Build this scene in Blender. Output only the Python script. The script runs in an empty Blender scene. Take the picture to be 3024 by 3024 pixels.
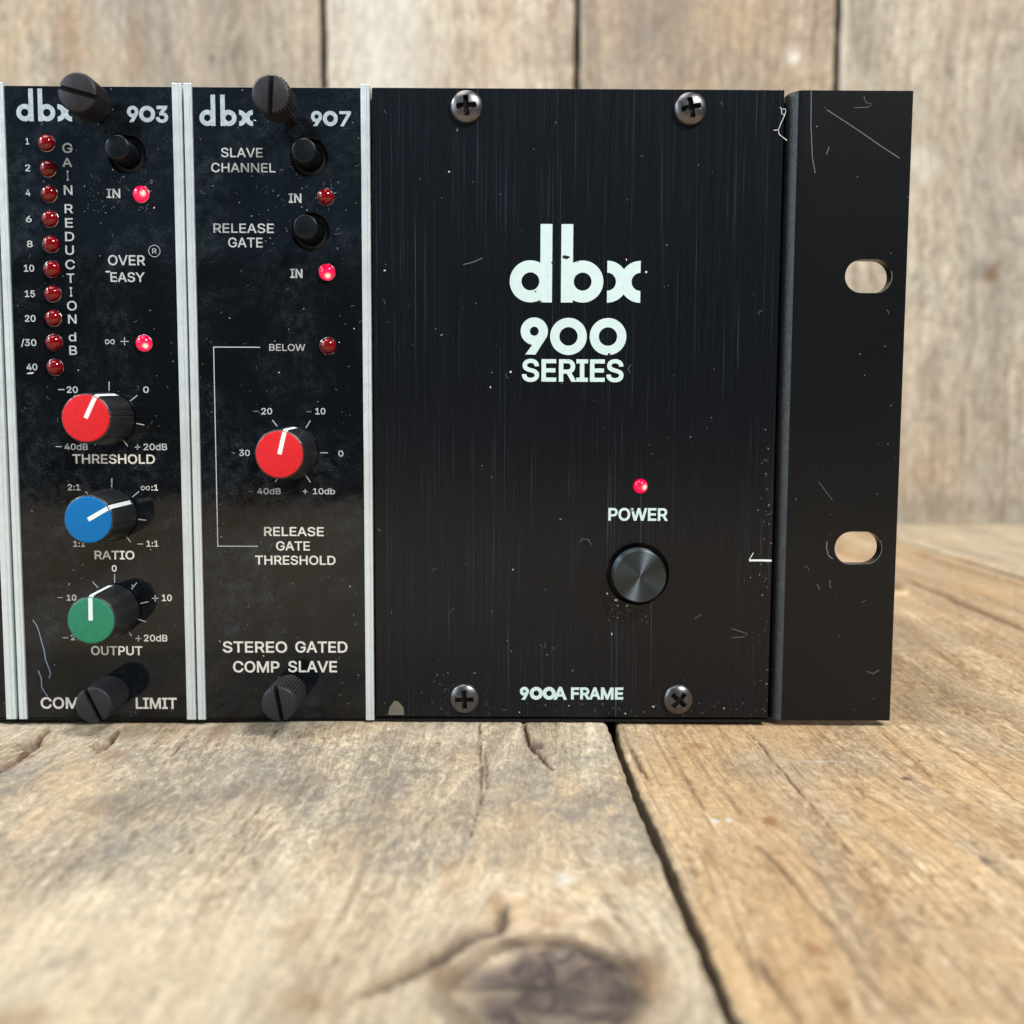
import bpy, math, random, json
import numpy as np
from mathutils import Vector, Matrix
from mathutils.geometry import delaunay_2d_cdt
random.seed(7); rng = np.random.default_rng(11)
SC = bpy.context.scene; COL = SC.collection
R = math.radians; MM = 0.001

# ------------------------------------------------------------------ camera
F_PX = 3000.0; PITCH, YAW, ROLL = R(5.0), R(0.25), R(0.25)
CAM = np.array([0.0, -214.3, 64.35])            # millimetres; equipment front is the plane y = 0, table top z = 0
_fw = np.array([math.sin(YAW)*math.cos(PITCH), math.cos(YAW)*math.cos(PITCH), -math.sin(PITCH)])
_r0 = np.array([math.cos(YAW), -math.sin(YAW), 0.0]); _u0 = np.cross(_r0, _fw)
_rt = _r0*math.cos(ROLL)+_u0*math.sin(ROLL); _up = -_r0*math.sin(ROLL)+_u0*math.cos(ROLL)
cd = bpy.data.cameras.new('camera'); co = bpy.data.objects.new('camera', cd); COL.objects.link(co)
cd.sensor_width = 36.0; cd.lens = 36.0*F_PX/3024.0; cd.clip_start = 0.01; cd.clip_end = 50.0
M = Matrix(((_rt[0], _up[0], -_fw[0], 0), (_rt[1], _up[1], -_fw[1], 0), (_rt[2], _up[2], -_fw[2], 0), (0, 0, 0, 1)))
co.matrix_world = Matrix.Translation(Vector(CAM*MM)) @ M
cd.dof.use_dof = True; cd.dof.focus_distance = 0.2115; cd.dof.aperture_fstop = 15.0; cd.dof.aperture_blades = 0
SC.camera = co

# ------------------------------------------------------------------ light
w = bpy.data.worlds.new('World'); SC.world = w; w.use_nodes = True
w.node_tree.nodes['Background'].inputs[0].default_value = (0.55, 0.66, 0.80, 1)
w.node_tree.nodes['Background'].inputs[1].default_value = 0.10
def area(name, loc, target, sx, sy, power, color):
    l = bpy.data.lights.new(name, 'AREA'); l.shape = 'RECTANGLE'; l.size = sx; l.size_y = sy; l.energy = power; l.color = color
    o = bpy.data.objects.new(name, l); COL.objects.link(o); o.location = loc
    o.rotation_euler = (Vector(target)-Vector(loc)).to_track_quat('-Z', 'Y').to_euler()
area('window_light_left', (-1.0, -0.16, 0.80), (0.0, 0.0, 0.03), 0.30, 0.24, 8.0, (0.88, 0.95, 1.0))
area('left_window_light', (-1.25, -0.62, 0.50), (0.05, 0.0, 0.08), 0.9, 0.75, 9.0, (0.80, 0.92, 1.0))
area('lamp_light_front', (0.52, -0.66, 0.88), (0.0, -0.15, 0.0), 0.28, 0.22, 20.0, (1.0, 0.975, 0.94))
area('ceiling_light', (-0.30, 0.02, 1.25), (-0.1, -0.05, 0.0), 1.2, 0.7, 17.0, (1.0, 0.965, 0.91))
area('blue_fill_light', (-0.5, -2.3, 1.02), (-0.3, 0.0, 0.1), 2.2, 1.15, 2.3, (0.30, 0.60, 1.0))  # added unseen fill lamp for the bluish reflection in the upper panels
SC.view_settings.view_transform = 'Standard'; SC.view_settings.look = 'None'
SC.view_settings.exposure = 0.08; SC.view_settings.gamma = 1.0

# ------------------------------------------------------------------ measuring helpers (photo measurement -> millimetres on a real plane)
def ray(px, py): return _fw+_rt*((px-1512)/F_PX)+_up*((1512-py)/F_PX)
def P(px, py, y=0.0):
    d = ray(px, py); t = (y-CAM[1])/d[1]; p = CAM+d*t; return float(p[0]), float(p[2])
def T(px, py, z=0.0):
    d = ray(px, py); t = (z-CAM[2])/d[2]; p = CAM+d*t; return float(p[0]), float(p[1])
REG = {1: (0, 200, 560/1932), 2: (0, 700, 560/1932), 3: (0, 1100, 560/1932), 4: (0, 1600, 560/1932),
       5: (540, 200, 580/1932), 6: (540, 700, 580/1932), 7: (540, 1100, 580/1932), 8: (540, 1600, 580/1932),
       11: (1400, 600, 600/1932), 12: (1700, 1300, 600/1932), 13: (1080, 1900, 1020/1932), 14: (2200, 200, 600/1932),
       15: (2200, 1200, 600/1932), 16: (1080, 200, 800/1932), 17: (2000, 1800, 800/1932), 0: (0, 0, 1.0)}
def Q(r, x, y, d=0.0): ox, oy, s = REG[r]; return P(ox+x*s, oy+y*s, d)

# ------------------------------------------------------------------ materials
def new_mat(name):
    m = bpy.data.materials.new(name); m.use_nodes = True; nt = m.node_tree
    return m, nt, nt.nodes['Principled BSDF']
class NT:
    def __init__(s, nt): s.nt = nt
    def n(s, t, ins=None, **kw):
        nd = s.nt.nodes.new(t)
        for k, v in kw.items(): setattr(nd, k, v)
        for k, v in (ins or {}).items(): s.set(nd.inputs[k], v)
        return nd
    def set(s, sock, v):
        if isinstance(v, bpy.types.NodeSocket): s.nt.links.new(v, sock)
        elif isinstance(v, (tuple, list)): sock.default_value = (*v, 1) if (len(v) == 3 and len(sock.default_value) == 4) else v
        else: sock.default_value = v
    def math(s, op, a, b=0.0, clamp=False):
        nd = s.n('ShaderNodeMath', operation=op, use_clamp=clamp); s.set(nd.inputs[0], a); s.set(nd.inputs[1], b); return nd.outputs[0]
    def mapr(s, v, a, b, c=0.0, d=1.0):
        nd = s.n('ShaderNodeMapRange', {'Value': v, 'From Min': a, 'From Max': b, 'To Min': c, 'To Max': d}); return nd.outputs[0]
    def mix(s, f, a, b, blend='MIX'):
        nd = s.n('ShaderNodeMix', data_type='RGBA', blend_type=blend); s.set(nd.inputs[0], f); s.set(nd.inputs[6], a); s.set(nd.inputs[7], b); return nd.outputs[2]
    def noise(s, vec, sc, detail=3.0, rough=0.5, dist=0.0):
        mp = s.n('ShaderNodeMapping', {'Vector': vec, 'Scale': sc if isinstance(sc, tuple) else (sc, sc, sc)})
        nd = s.n('ShaderNodeTexNoise', {'Vector': mp.outputs[0], 'Scale': 1.0, 'Detail': detail, 'Roughness': rough, 'Distortion': dist}); return nd.outputs['Fac']
    def ramp(s, f, stops):
        nd = s.n('ShaderNodeValToRGB', {'Fac': f}); cr = nd.color_ramp
        while len(cr.elements) < len(stops): cr.elements.new(0.5)
        for e, (p, c) in zip(cr.elements, stops): e.position = p; e.color = (*c, 1) if len(c) == 3 else c
        return nd.outputs[0]
    def bump(s, h, strength, dist):
        return s.n('ShaderNodeBump', {'Height': h, 'Strength': strength, 'Distance': dist}).outputs[0]
def simple(name, col, rough=0.5, metal=0.0, var=0.25, bump=0.0, scale=900.0, spec=0.5):
    m, nt, b = new_mat(name); g = NT(nt); v = g.n('ShaderNodeTexCoord').outputs['Object']
    f = g.noise(v, scale, 4.0, 0.6)
    nd = g.mix(f, tuple(c*(1-var) for c in col), tuple(min(1, c*(1+var)) for c in col)); g.set(b.inputs['Base Color'], nd)
    g.set(b.inputs['Roughness'], g.mapr(g.noise(v, scale*0.35, 3.0), 0.3, 0.7, max(0.02, rough-0.08), min(1, rough+0.08)))
    b.inputs['Metallic'].default_value = metal; b.inputs['Specular IOR Level'].default_value = spec
    if bump: g.set(b.inputs['Normal'], g.bump(g.noise(v, scale*1.6, 4.0, 0.65), bump, 0.0003))
    return m

def gloss_mat():
    m, nt, b = new_mat('glossy_black_acrylic'); g = NT(nt); v = g.n('ShaderNodeTexCoord').outputs['Object']
    big = g.mapr(g.noise(v, 38.0, 4.0, 0.65, 0.6), 0.44, 0.68); mid = g.noise(v, 420.0, 5.0, 0.7); fine = g.mapr(g.noise(v, 2600.0, 4.0, 0.75), 0.45, 0.75)

    d = g.math('MULTIPLY', g.math('ADD', g.math('MULTIPLY', big, g.mapr(mid, 0.40, 0.70)), 0.10), g.math('ADD', fine, 0.25))
    scr = g.mapr(g.noise(v, (180.0, 180.0, 2600.0), 2.0, 0.6, 0.2), 0.66, 0.74, 0.0, 0.35)
    d = g.math('ADD', d, g.math('MULTIPLY', scr, big))
    g.set(b.inputs['Base Color'], g.mix(g.math('MULTIPLY', d, 0.085), (0.0010, 0.0012, 0.0018), (0.52, 0.70, 0.90)))
    g.set(b.inputs['Roughness'], g.mapr(d, 0.0, 0.6, 0.06, 0.22)); b.inputs['Specular IOR Level'].default_value = 0.34
    g.set(b.inputs['Normal'], g.bump(g.noise(v, 260.0, 2.0, 0.5), 0.06, 0.0004))
    return m
def brushed_mat():
    m, nt, b = new_mat('black_brushed_aluminium'); g = NT(nt); v = g.n('ShaderNodeTexCoord').outputs['Object']
    s1 = g.noise(v, (5200.0, 40.0, 26.0), 2.0, 0.7); s2 = g.noise(v, (2100.0, 40.0, 13.0), 3.0, 0.75)
    spot = g.noise(v, 60.0, 2.0); grit = g.noise(v, 3000.0, 3.0, 0.7)
    line = g.math('MULTIPLY', g.mapr(s2, 0.56, 0.78), g.mapr(s1, 0.42, 0.70))
    line = g.math('MULTIPLY', line, g.mapr(spot, 0.35, 0.6, 0.25, 1.0))
    f = g.math('ADD', line, g.math('MULTIPLY', g.mapr(grit, 0.5, 0.8), 0.10))
    g.set(b.inputs['Base Color'], g.mix(g.math('MULTIPLY', f, 0.55), (0.0028, 0.0036, 0.0052), (0.13, 0.18, 0.25)))
    g.set(b.inputs['Roughness'], g.mapr(s1, 0.3, 0.7, 0.20, 0.36)); b.inputs['Specular IOR Level'].default_value = 0.24
    b.inputs['Anisotropic'].default_value = 0.5
    g.set(b.inputs['Normal'], g.bump(g.math('ADD', s1, s2), 0.22, 0.00006))
    return m
def ear_mat():
    m, nt, b = new_mat('black_painted_steel'); g = NT(nt); v = g.n('ShaderNodeTexCoord').outputs['Object']
    n1 = g.noise(v, 1500.0, 4.0, 0.6, 0.6); n2 = g.noise(v, 60.0, 3.0)
    g.set(b.inputs['Base Color'], g.mix(n2, (0.0022, 0.0027, 0.0034), (0.0050, 0.0060, 0.0072)))
    b.inputs['Roughness'].default_value = 0.27; b.inputs['Specular IOR Level'].default_value = 0.25
    g.set(b.inputs['Normal'], g.bump(n1, 0.09, 0.00018))
    return m
def spun_mat():
    m, nt, b = new_mat('spun_black_aluminium'); g = NT(nt); v = g.n('ShaderNodeTexCoord').outputs['Object']
    b.inputs['Base Color'].default_value = (0.070, 0.086, 0.098, 1); b.inputs['Anisotropic Rotation'].default_value = 0.25; b.inputs['Metallic'].default_value = 1.0; b.inputs['Anisotropic'].default_value = 0.9
    g.set(b.inputs['Tangent'], g.n('ShaderNodeTangent', direction_type='RADIAL', axis='Y').outputs[0])
    g.set(b.inputs['Roughness'], g.mapr(g.noise(v, 500.0, 3.0), 0.3, 0.7, 0.46, 0.52))
    return m
def led_mat(lit):
    m, nt, b = new_mat('lit_red_lens' if lit else 'dark_red_lens'); g = NT(nt); v = g.n('ShaderNodeTexCoord').outputs['Object']
    b.inputs['Roughness'].default_value = 0.03; b.inputs['IOR'].default_value = 1.5; b.inputs['Specular IOR Level'].default_value = 0.42
    if lit:
        dist = g.n('ShaderNodeVectorMath', {0: v, 1: (0.0006, -0.0011, -0.0006)}, operation='DISTANCE').outputs['Value']
        b.inputs['Base Color'].default_value = (0.25, 0.0, 0.01, 1)
        col = g.ramp(g.mapr(dist, 0.0, 0.0021), [(0.0, (1.0, 0.80, 0.55)), (0.20, (1.0, 0.38, 0.28)), (0.36, (1.0, 0.012, 0.055)), (0.8, (0.95, 0.0, 0.045)), (1.0, (0.6, 0.0, 0.02))])
        g.set(b.inputs['Emission Color'], col); b.inputs['Emission Strength'].default_value = 1.7
    else:
        b.inputs['Base Color'].default_value = (0.19, 0.001, 0.004, 1)
        b.inputs['Transmission Weight'].default_value = 0.25
    return m

def wood_mat(name, stops, gray, graymix, warm, warmmix, scale=1.0, bump=0.5, seed=0.0, scratch=0.35, fine=1.0, lines=0.15, tint=(1, 1, 1)):
    """grain attribute: millimetres, x across the grain and y along it; 'mark' rgb = (crack dirt and dark plank sides, dark stain, tan stain); 'mark2' r = bleached"""
    m, nt, b = new_mat(name); g = NT(nt)
    gr = g.n('ShaderNodeAttribute', attribute_name='grain').outputs['Vector']
    gv = g.n('ShaderNodeVectorMath', {0: gr, 1: (seed, seed*1.7, seed*0.3)}, operation='ADD').outputs[0]
    ob = g.n('ShaderNodeVectorMath', {0: g.n('ShaderNodeTexCoord').outputs['Object'], 1: (seed, seed, 0)}, operation='ADD').outputs[0]
    s = scale
    n0 = g.noise(gv, (0.085*s, 0.0075*s, 0.05), 4.0, 0.6, 0.6)
    n1 = g.noise(gv, (0.62*s, 0.034*s, 0.1), 8.0, 0.68, 0.3)
    n2 = g.noise(gv, (3.0*s, 0.26*s, 0.1), 6.0, 0.75, 0.2)
    n3 = g.noise(gv, (7.0*s, 1.1*s, 0.5), 4.0, 0.75)
    iso = g.noise(gv, (0.05*s, 0.022*s, 0.05), 6.0, 0.65, 0.6); iso2 = g.noise(gv, (0.70*s, 0.30*s, 0.5), 9.0, 0.78, 0.8)
    pits = g.noise(gv, (3.2*s, 1.6*s, 1.0), 5.0, 0.75, 1.0)
    t = g.math('ADD', g.math('MULTIPLY', n0, 0.24), g.math('ADD', g.math('MULTIPLY', n1, 0.28), g.math('ADD', g.math('MULTIPLY', n2, 0.24*fine), g.math('MULTIPLY', iso2, 0.24))))
    t = g.mapr(t, 0.415, 0.590)
    c = g.ramp(t, stops)
    c = g.mix(g.math('MULTIPLY', g.mapr(iso, 0.42, 0.60), graymix), c, gray)
    iso3 = g.noise(gv, (0.032*s, 0.016*s, 0.2), 5.0, 0.65, 0.5)
    c = g.mix(g.math('MULTIPLY', g.mapr(iso3, 0.50, 0.64), warmmix), c, warm)
    fine_v = g.mapr(iso2, 0.36, 0.64, 0.70, 1.24)
    c = g.mix(1.0, c, g.n('ShaderNodeCombineColor', {0: fine_v, 1: fine_v, 2: fine_v}).outputs[0], 'MULTIPLY')
    gl = g.noise(gv, (0.16*s, 0.0045*s, 0.05), 3.0, 0.5, 0.3)
    ridge = g.math('PINGPONG', g.math('MULTIPLY', gl, 9.0), 0.5); ridge = g.mapr(ridge, 0.16, 0.0)
    ridge = g.math('MULTIPLY', ridge, g.mapr(n1, 0.40, 0.60))
    c = g.mix(g.math('MULTIPLY', ridge, lines), c, (0.13, 0.075, 0.038))
    # cross scratches and pale scuffs
    rot = g.n('ShaderNodeMapping', {'Vector': gv, 'Rotation': (0, 0, 1.1), 'Scale': (1, 1, 1)}).outputs[0]
    rot2 = g.n('ShaderNodeMapping', {'Vector': gv, 'Rotation': (0, 0, -0.75), 'Scale': (1, 1, 1)}).outputs[0]
    sc1 = g.mapr(g.noise(rot, (0.10*s, 2.4*s, 0.1), 3.0, 0.6, 0.3), 0.60, 0.70)
    sc2 = g.mapr(g.noise(rot2, (2.9*s, 0.16*s, 0.1), 3.0, 0.6, 0.3), 0.61, 0.71)
    scm = g.math('MULTIPLY', g.math('MAXIMUM', sc1, sc2), g.mapr(g.noise(gv, 0.11*s, 2.0), 0.40, 0.58))
    c = g.mix(g.math('MULTIPLY', scm, scratch), c, (0.80, 0.70, 0.52))
    dark = g.math('MULTIPLY', g.mapr(pits, 0.60, 0.74), g.mapr(iso, 0.40, 0.62))
    c = g.mix(g.math('MULTIPLY', dark, 0.55), c, (0.10, 0.085, 0.07))
    fib = g.mapr(n2, 0.60, 0.72); c = g.mix(g.math('MULTIPLY', fib, 0.22*fine), c, (0.16, 0.11, 0.07))
    mk = g.n('ShaderNodeSeparateColor', {0: g.n('ShaderNodeAttribute', attribute_name='mark').outputs['Color']}).outputs
    mk2 = g.n('ShaderNodeSeparateColor', {0: g.n('ShaderNodeAttribute', attribute_name='mark2').outputs['Color']}).outputs
    br = g.mapr(iso2, 0.3, 0.7, 0.55, 1.25)
    c = g.mix(g.math('MULTIPLY', mk2[1], g.mapr(iso2, 0.38, 0.62, 1.3, 0.35), True), c, (0.25, 0.235, 0.205))
    c = g.mix(g.math('MULTIPLY', mk2[2], br, True), c, (0.80, 0.665, 0.465))
    c = g.mix(g.math('MULTIPLY', mk[2], br, True), c, (0.30, 0.135, 0.045))
    c = g.mix(g.math('MULTIPLY', mk[1], br, True), c, (0.062, 0.044, 0.044))
    c = g.mix(g.math('MULTIPLY', mk2[0], br, True), c, (0.75, 0.78, 0.78))
    c = g.mix(mk[0], c, (0.045, 0.028, 0.020))
    if tint != (1, 1, 1): c = g.mix(1.0, c, tint, 'MULTIPLY')
    g.set(b.inputs['Base Color'], c); g.set(b.inputs['Roughness'], g.mapr(n1, 0.3, 0.7, 0.50, 0.72)); b.inputs['Specular IOR Level'].default_value = 0.35
    h = g.math('ADD', g.math('MULTIPLY', n2, 0.8), g.math('ADD', g.math('MULTIPLY', pits, 0.9), g.math('ADD', g.math('MULTIPLY', n3, 0.35), g.math('MULTIPLY', scm, 0.25))))
    g.set(b.inputs['Normal'], g.bump(h, bump, 0.00055/s))
    return m

MT = {}
MT['gloss'] = gloss_mat(); MT['brushed'] = brushed_mat(); MT['ear'] = ear_mat(); MT['spun'] = spun_mat()
MT['alu'] = simple('satin_anodised_aluminium', (0.64, 0.71, 0.74), 0.38, 0.50, 0.10, 0.12, 700.0)
MT['chassis'] = simple('black_sheet_steel', (0.008, 0.008, 0.009), 0.5, 0.0, 0.3, 0.1)
MT['knob'] = simple('matte_black_plastic', (0.010, 0.011, 0.013), 0.38, 0.0, 0.5, 0.12, 1400.0)
MT['screw'] = simple('worn_black_oxide_steel', (0.016, 0.016, 0.020), 0.42, 0.0, 0.45, 0.15, 1500.0, 0.30)
MT['pan'] = simple('aged_plated_steel', (0.115, 0.112, 0.118), 0.34, 0.95, 0.35, 0.12, 900.0)
MT['recess'] = simple('dark_parts_and_shade', (0.007, 0.006, 0.006), 0.6, 0.0, 0.4, spec=0.2)  # near-black parts; also paints shade in slots, crosses and the bottom gap
MT['button'] = simple('satin_black_plastic', (0.0035, 0.0055, 0.0085), 0.34, 0.0, 0.5, 0.08, 1200.0, 0.22)
MT['red'] = simple('red_plastic_cap', (0.52, 0.010, 0.016), 0.55, 0.0, 0.16, 0.2, 900.0, 0.25)
MT['blue'] = simple('blue_plastic_cap', (0.0005, 0.115, 0.34), 0.5, 0.0, 0.10, 0.15, 900.0, 0.22)
MT['green'] = simple('green_plastic_cap', (0.018, 0.165, 0.092), 0.55, 0.0, 0.20, 0.2, 900.0, 0.25)
MT['pointer'] = simple('white_pointer_paint', (0.62, 0.69, 0.69), 0.5, 0.0, 0.06)
MT['ink_lit'] = simple('lit_white_ink', (0.56, 0.55, 0.51), 0.5, 0.0, 0.16, 0.0, 2600.0)  # same ink, lighter to paint the stronger light on lower words
MT['worn'] = simple('bend_highlight_paint', (0.026, 0.034, 0.041), 0.45, 0.0, 0.9, 0.7, 900.0)  # grey wear tone that also carries the bend's highlight in its colour
MT['ink'] = simple('worn_shaded_white_ink', (0.35, 0.39, 0.405), 0.55, 0.0, 0.30, 0.0, 2600.0)  # worn ink, cooler and dimmer to paint the weaker light higher up
MT['ink_logo'] = simple('silver_grey_ink', (0.31, 0.38, 0.43), 0.5, 0.0, 0.60, 0.0, 1300.0)
MT['ink_white'] = simple('pale_white_ink', (0.46, 0.59, 0.60), 0.5, 0.0, 0.10, 0.0, 700.0)
MT['ink_gray'] = simple('dim_white_ink', (0.30, 0.30, 0.30), 0.55, 0.0, 0.2, 0.0, 2600.0)
MT['lit'] = led_mat(True); MT['unlit'] = led_mat(False)
MT['rim'] = simple('led_rim_metal', (0.34, 0.35, 0.37), 0.26, 1.0, 0.2)
MT['cup'] = simple('led_reflector', (0.75, 0.03, 0.03), 0.4, 0.0, 0.1)
MT['dust'] = simple('pale_dust', (0.50, 0.50, 0.47), 0.8, 0.0, 0.3)
MT['lint'] = simple('grey_lint', (0.13, 0.14, 0.145), 0.8, 0.0, 0.3)
MT['scr_blue'] = simple('blue_grey_scratch', (0.16, 0.22, 0.30), 0.5, 0.0, 0.2)
MT['scr'] = simple('bright_scratch', (0.62, 0.68, 0.68), 0.5, 0.0, 0.15)
MT['scr_dim'] = simple('dull_scratch', (0.10, 0.11, 0.12), 0.5, 0.0, 0.2)
MT['wood_l'] = wood_mat('weathered_grey_beige_wood', [(0.0, (0.21, 0.145, 0.09)), (0.28, (0.46, 0.36, 0.245)), (0.60, (0.68, 0.565, 0.40)), (1.0, (0.88, 0.77, 0.575))],
                        (0.43, 0.37, 0.295), 0.50, (0.68, 0.48, 0.27), 0.65, bump=1.1, seed=3.1, lines=0.30)
MT['wood_r'] = wood_mat('warm_tan_worn_wood', [(0.0, (0.20, 0.11, 0.052)), (0.30, (0.47, 0.315, 0.17)), (0.60, (0.69, 0.51, 0.31)), (1.0, (0.86, 0.70, 0.47))],
                        (0.42, 0.335, 0.24), 0.50, (0.64, 0.40, 0.19), 0.55, bump=1.1, seed=8.7, lines=0.62)
MT['wall_a'] = wood_mat('wall_brown_grey_wood', [(0.0, (0.12, 0.095, 0.07)), (0.35, (0.26, 0.215, 0.165)), (0.65, (0.39, 0.33, 0.26)), (1.0, (0.55, 0.47, 0.38))],
                        (0.30, 0.29, 0.26), 0.5, (0.50, 0.37, 0.22), 0.45, scale=0.42, bump=0.25, seed=14.0, scratch=0.12, lines=0.6, fine=1.3, tint=(0.83, 0.81, 0.765))
MT['wall_b'] = wood_mat('wall_pale_wood', [(0.0, (0.17, 0.12, 0.085)), (0.35, (0.36, 0.285, 0.21)), (0.65, (0.51, 0.44, 0.35)), (1.0, (0.66, 0.60, 0.51))],
                        (0.56, 0.53, 0.47), 0.4, (0.33, 0.235, 0.16), 0.5, scale=0.36, bump=0.25, seed=21.0, scratch=0.12, lines=0.6, fine=1.3, tint=(0.83, 0.81, 0.765))
MT['wall_c'] = wood_mat('wall_brown_wood', [(0.0, (0.13, 0.095, 0.065)), (0.35, (0.28, 0.215, 0.155)), (0.65, (0.41, 0.325, 0.24)), (1.0, (0.56, 0.46, 0.35))],
                        (0.29, 0.26, 0.23), 0.6, (0.52, 0.38, 0.22), 0.4, scale=0.40, bump=0.25, seed=33.0, scratch=0.12, lines=0.6, fine=1.3, tint=(0.83, 0.81, 0.765))
MT['wall_d'] = wood_mat('wall_silver_grey_wood', [(0.0, (0.16, 0.13, 0.10)), (0.35, (0.32, 0.28, 0.225)), (0.65, (0.46, 0.41, 0.34)), (1.0, (0.61, 0.56, 0.475))],
                        (0.36, 0.35, 0.32), 0.55, (0.46, 0.35, 0.24), 0.35, scale=0.34, bump=0.25, seed=47.0, scratch=0.12, lines=0.6, fine=1.3, tint=(0.83, 0.81, 0.765))

# ------------------------------------------------------------------ object helpers
def link(o, parent=None):
    COL.objects.link(o)
    if parent is not None: o.parent = parent; o.matrix_parent_inverse = Matrix.Translation(-parent.matrix_basis.translation) if parent.parent is None else pinv(parent)
    return o
def world_loc(o):
    p = Vector(o.location)
    q = o
    while q.parent is not None:
        p = q.matrix_parent_inverse @ p; q = q.parent; p = Vector(q.location)+p
    return p
def pinv(parent): return Matrix.Translation(-world_loc(parent))
def thing(name, label, cat, loc, group=None):
    o = bpy.data.objects.new(name, None); COL.objects.link(o); o.location = Vector(loc)*MM; o.empty_display_size = 0.01
    o['label'] = label; o['category'] = cat
    if group: o['group'] = group
    return o
def mk(name, verts, faces, mat, parent, origin=(0, 0, 0), smooth=False, label=None, sharp=35):
    """verts in world millimetres; origin = where the object's own origin sits"""
    me = bpy.data.meshes.new(name); og = Vector(origin)
    V = (np.asarray(verts, dtype=float)-np.array(origin))*MM
    me.from_pydata(V.tolist(), [], faces); me.materials.append(MT[mat] if isinstance(mat, str) else mat); me.update()
    if smooth:
        for p in me.polygons: p.use_smooth = True
        try: me.set_sharp_from_angle(angle=R(sharp))
        except Exception: pass
    o = bpy.data.objects.new(name, me); COL.objects.link(o)
    o.parent = parent
    base = world_loc(parent)/MM if parent is not None else Vector((0, 0, 0))
    o.location = (og-base)*MM
    if label: o['label'] = label
    return o
class MB:
    def __init__(s): s.v = []; s.f = []
    def add(s, v, f):
        n = len(s.v); s.v += [tuple(map(float, p)) for p in v]; s.f += [tuple(i+n for i in q) for q in f]; return s
    def box(s, x0, x1, y0, y1, z0, z1, c=0.0):
        if c <= 0:
            return s.add([(x, y, z) for x in (x0, x1) for y in (y0, y1) for z in (z0, z1)],
                         [(0, 1, 3, 2), (4, 6, 7, 5), (0, 4, 5, 1), (2, 3, 7, 6), (0, 2, 6, 4), (1, 5, 7, 3)])
        # front (towards -y) edges chamfered by c
        v = [(x0+c, y0, z0+c), (x1-c, y0, z0+c), (x1-c, y0, z1-c), (x0+c, y0, z1-c), (x0, y0+c, z0), (x1, y0+c, z0), (x1, y0+c, z1), (x0, y0+c, z1),
             (x0, y1, z0), (x1, y1, z0), (x1, y1, z1), (x0, y1, z1)]
        return s.add(v, [(0, 1, 2, 3), (0, 4, 5, 1), (1, 5, 6, 2), (2, 6, 7, 3), (3, 7, 4, 0), (4, 8, 9, 5), (5, 9, 10, 6), (6, 10, 11, 7), (7, 11, 8, 4), (11, 10, 9, 8)])
    def lathe(s, prof, cx, cz, y0=0.0, n=48, rfun=None, cap=True):
        """prof: (radius, height towards the viewer)"""
        v = []; f = []
        for r, h in prof:
            for k in range(n):
                a = 2*math.pi*k/n; rr = r*(rfun(a) if rfun else 1.0); v.append((cx+rr*math.cos(a), y0-h, cz+rr*math.sin(a)))
        for i in range(len(prof)-1):
            for k in range(n):
                a, b = i*n+k, i*n+(k+1) % n; f.append((a, b, b+n, a+n))
        if cap: f.append(tuple((len(prof)-1)*n+k for k in range(n)))
        return s.add(v, f)
    def out(s, name, mat, parent, **kw): return mk(name, s.v, s.f, mat, parent, **kw)
def arc(cx, cy, r, a0, a1, n=24): return [(cx+r*math.cos(a0+(a1-a0)*k/n), cy+r*math.sin(a0+(a1-a0)*k/n)) for k in range(n+1)]
def circ(cx, cy, r, n=48): return [(cx+r*math.cos(2*math.pi*k/n), cy+r*math.sin(2*math.pi*k/n)) for k in range(n)]
def area2(p): return sum(p[i][0]*p[(i+1) % len(p)][1]-p[(i+1) % len(p)][0]*p[i][1] for i in range(len(p)))
def curve_mesh(polys=(), beziers=(), extrude=0.0, bevel=0.0, offset=0.0, res=4):
    """flat filled outlines (x, z) -> vertices and faces with the outline in XZ, front towards -y, centred on y = 0"""
    c = bpy.data.curves.new('t', 'CURVE'); c.dimensions = '2D'; c.fill_mode = 'BOTH'; c.resolution_u = res
    c.extrude = extrude; c.bevel_depth = bevel; c.bevel_resolution = 2; c.offset = offset-bevel
    for k, p in enumerate(polys):
        sp = c.splines.new('POLY'); sp.points.add(len(p)-1)
        for q, (x, y) in zip(sp.points, p): q.co = (x, y, 0, 1)
        sp.use_cyclic_u = True
    for b in beziers:
        n = len(b)//6; sp = c.splines.new('BEZIER'); sp.bezier_points.add(n-1)
        for i, q in enumerate(sp.bezier_points):
            h = b[6*i:6*i+6]; q.handle_left_type = q.handle_right_type = 'FREE'
            q.co = (h[2], h[3], 0); q.handle_left = (h[0], h[1], 0); q.handle_right = (h[4], h[5], 0)
        sp.use_cyclic_u = True
    o = bpy.data.objects.new('t', c); me = bpy.data.meshes.new_from_object(o)
    v = [(q.co.x, -q.co.z, q.co.y) for q in me.vertices]; f = [tuple(p.vertices) for p in me.polygons]
    bpy.data.objects.remove(o); bpy.data.curves.remove(c); bpy.data.meshes.remove(me)
    return v, f
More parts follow.
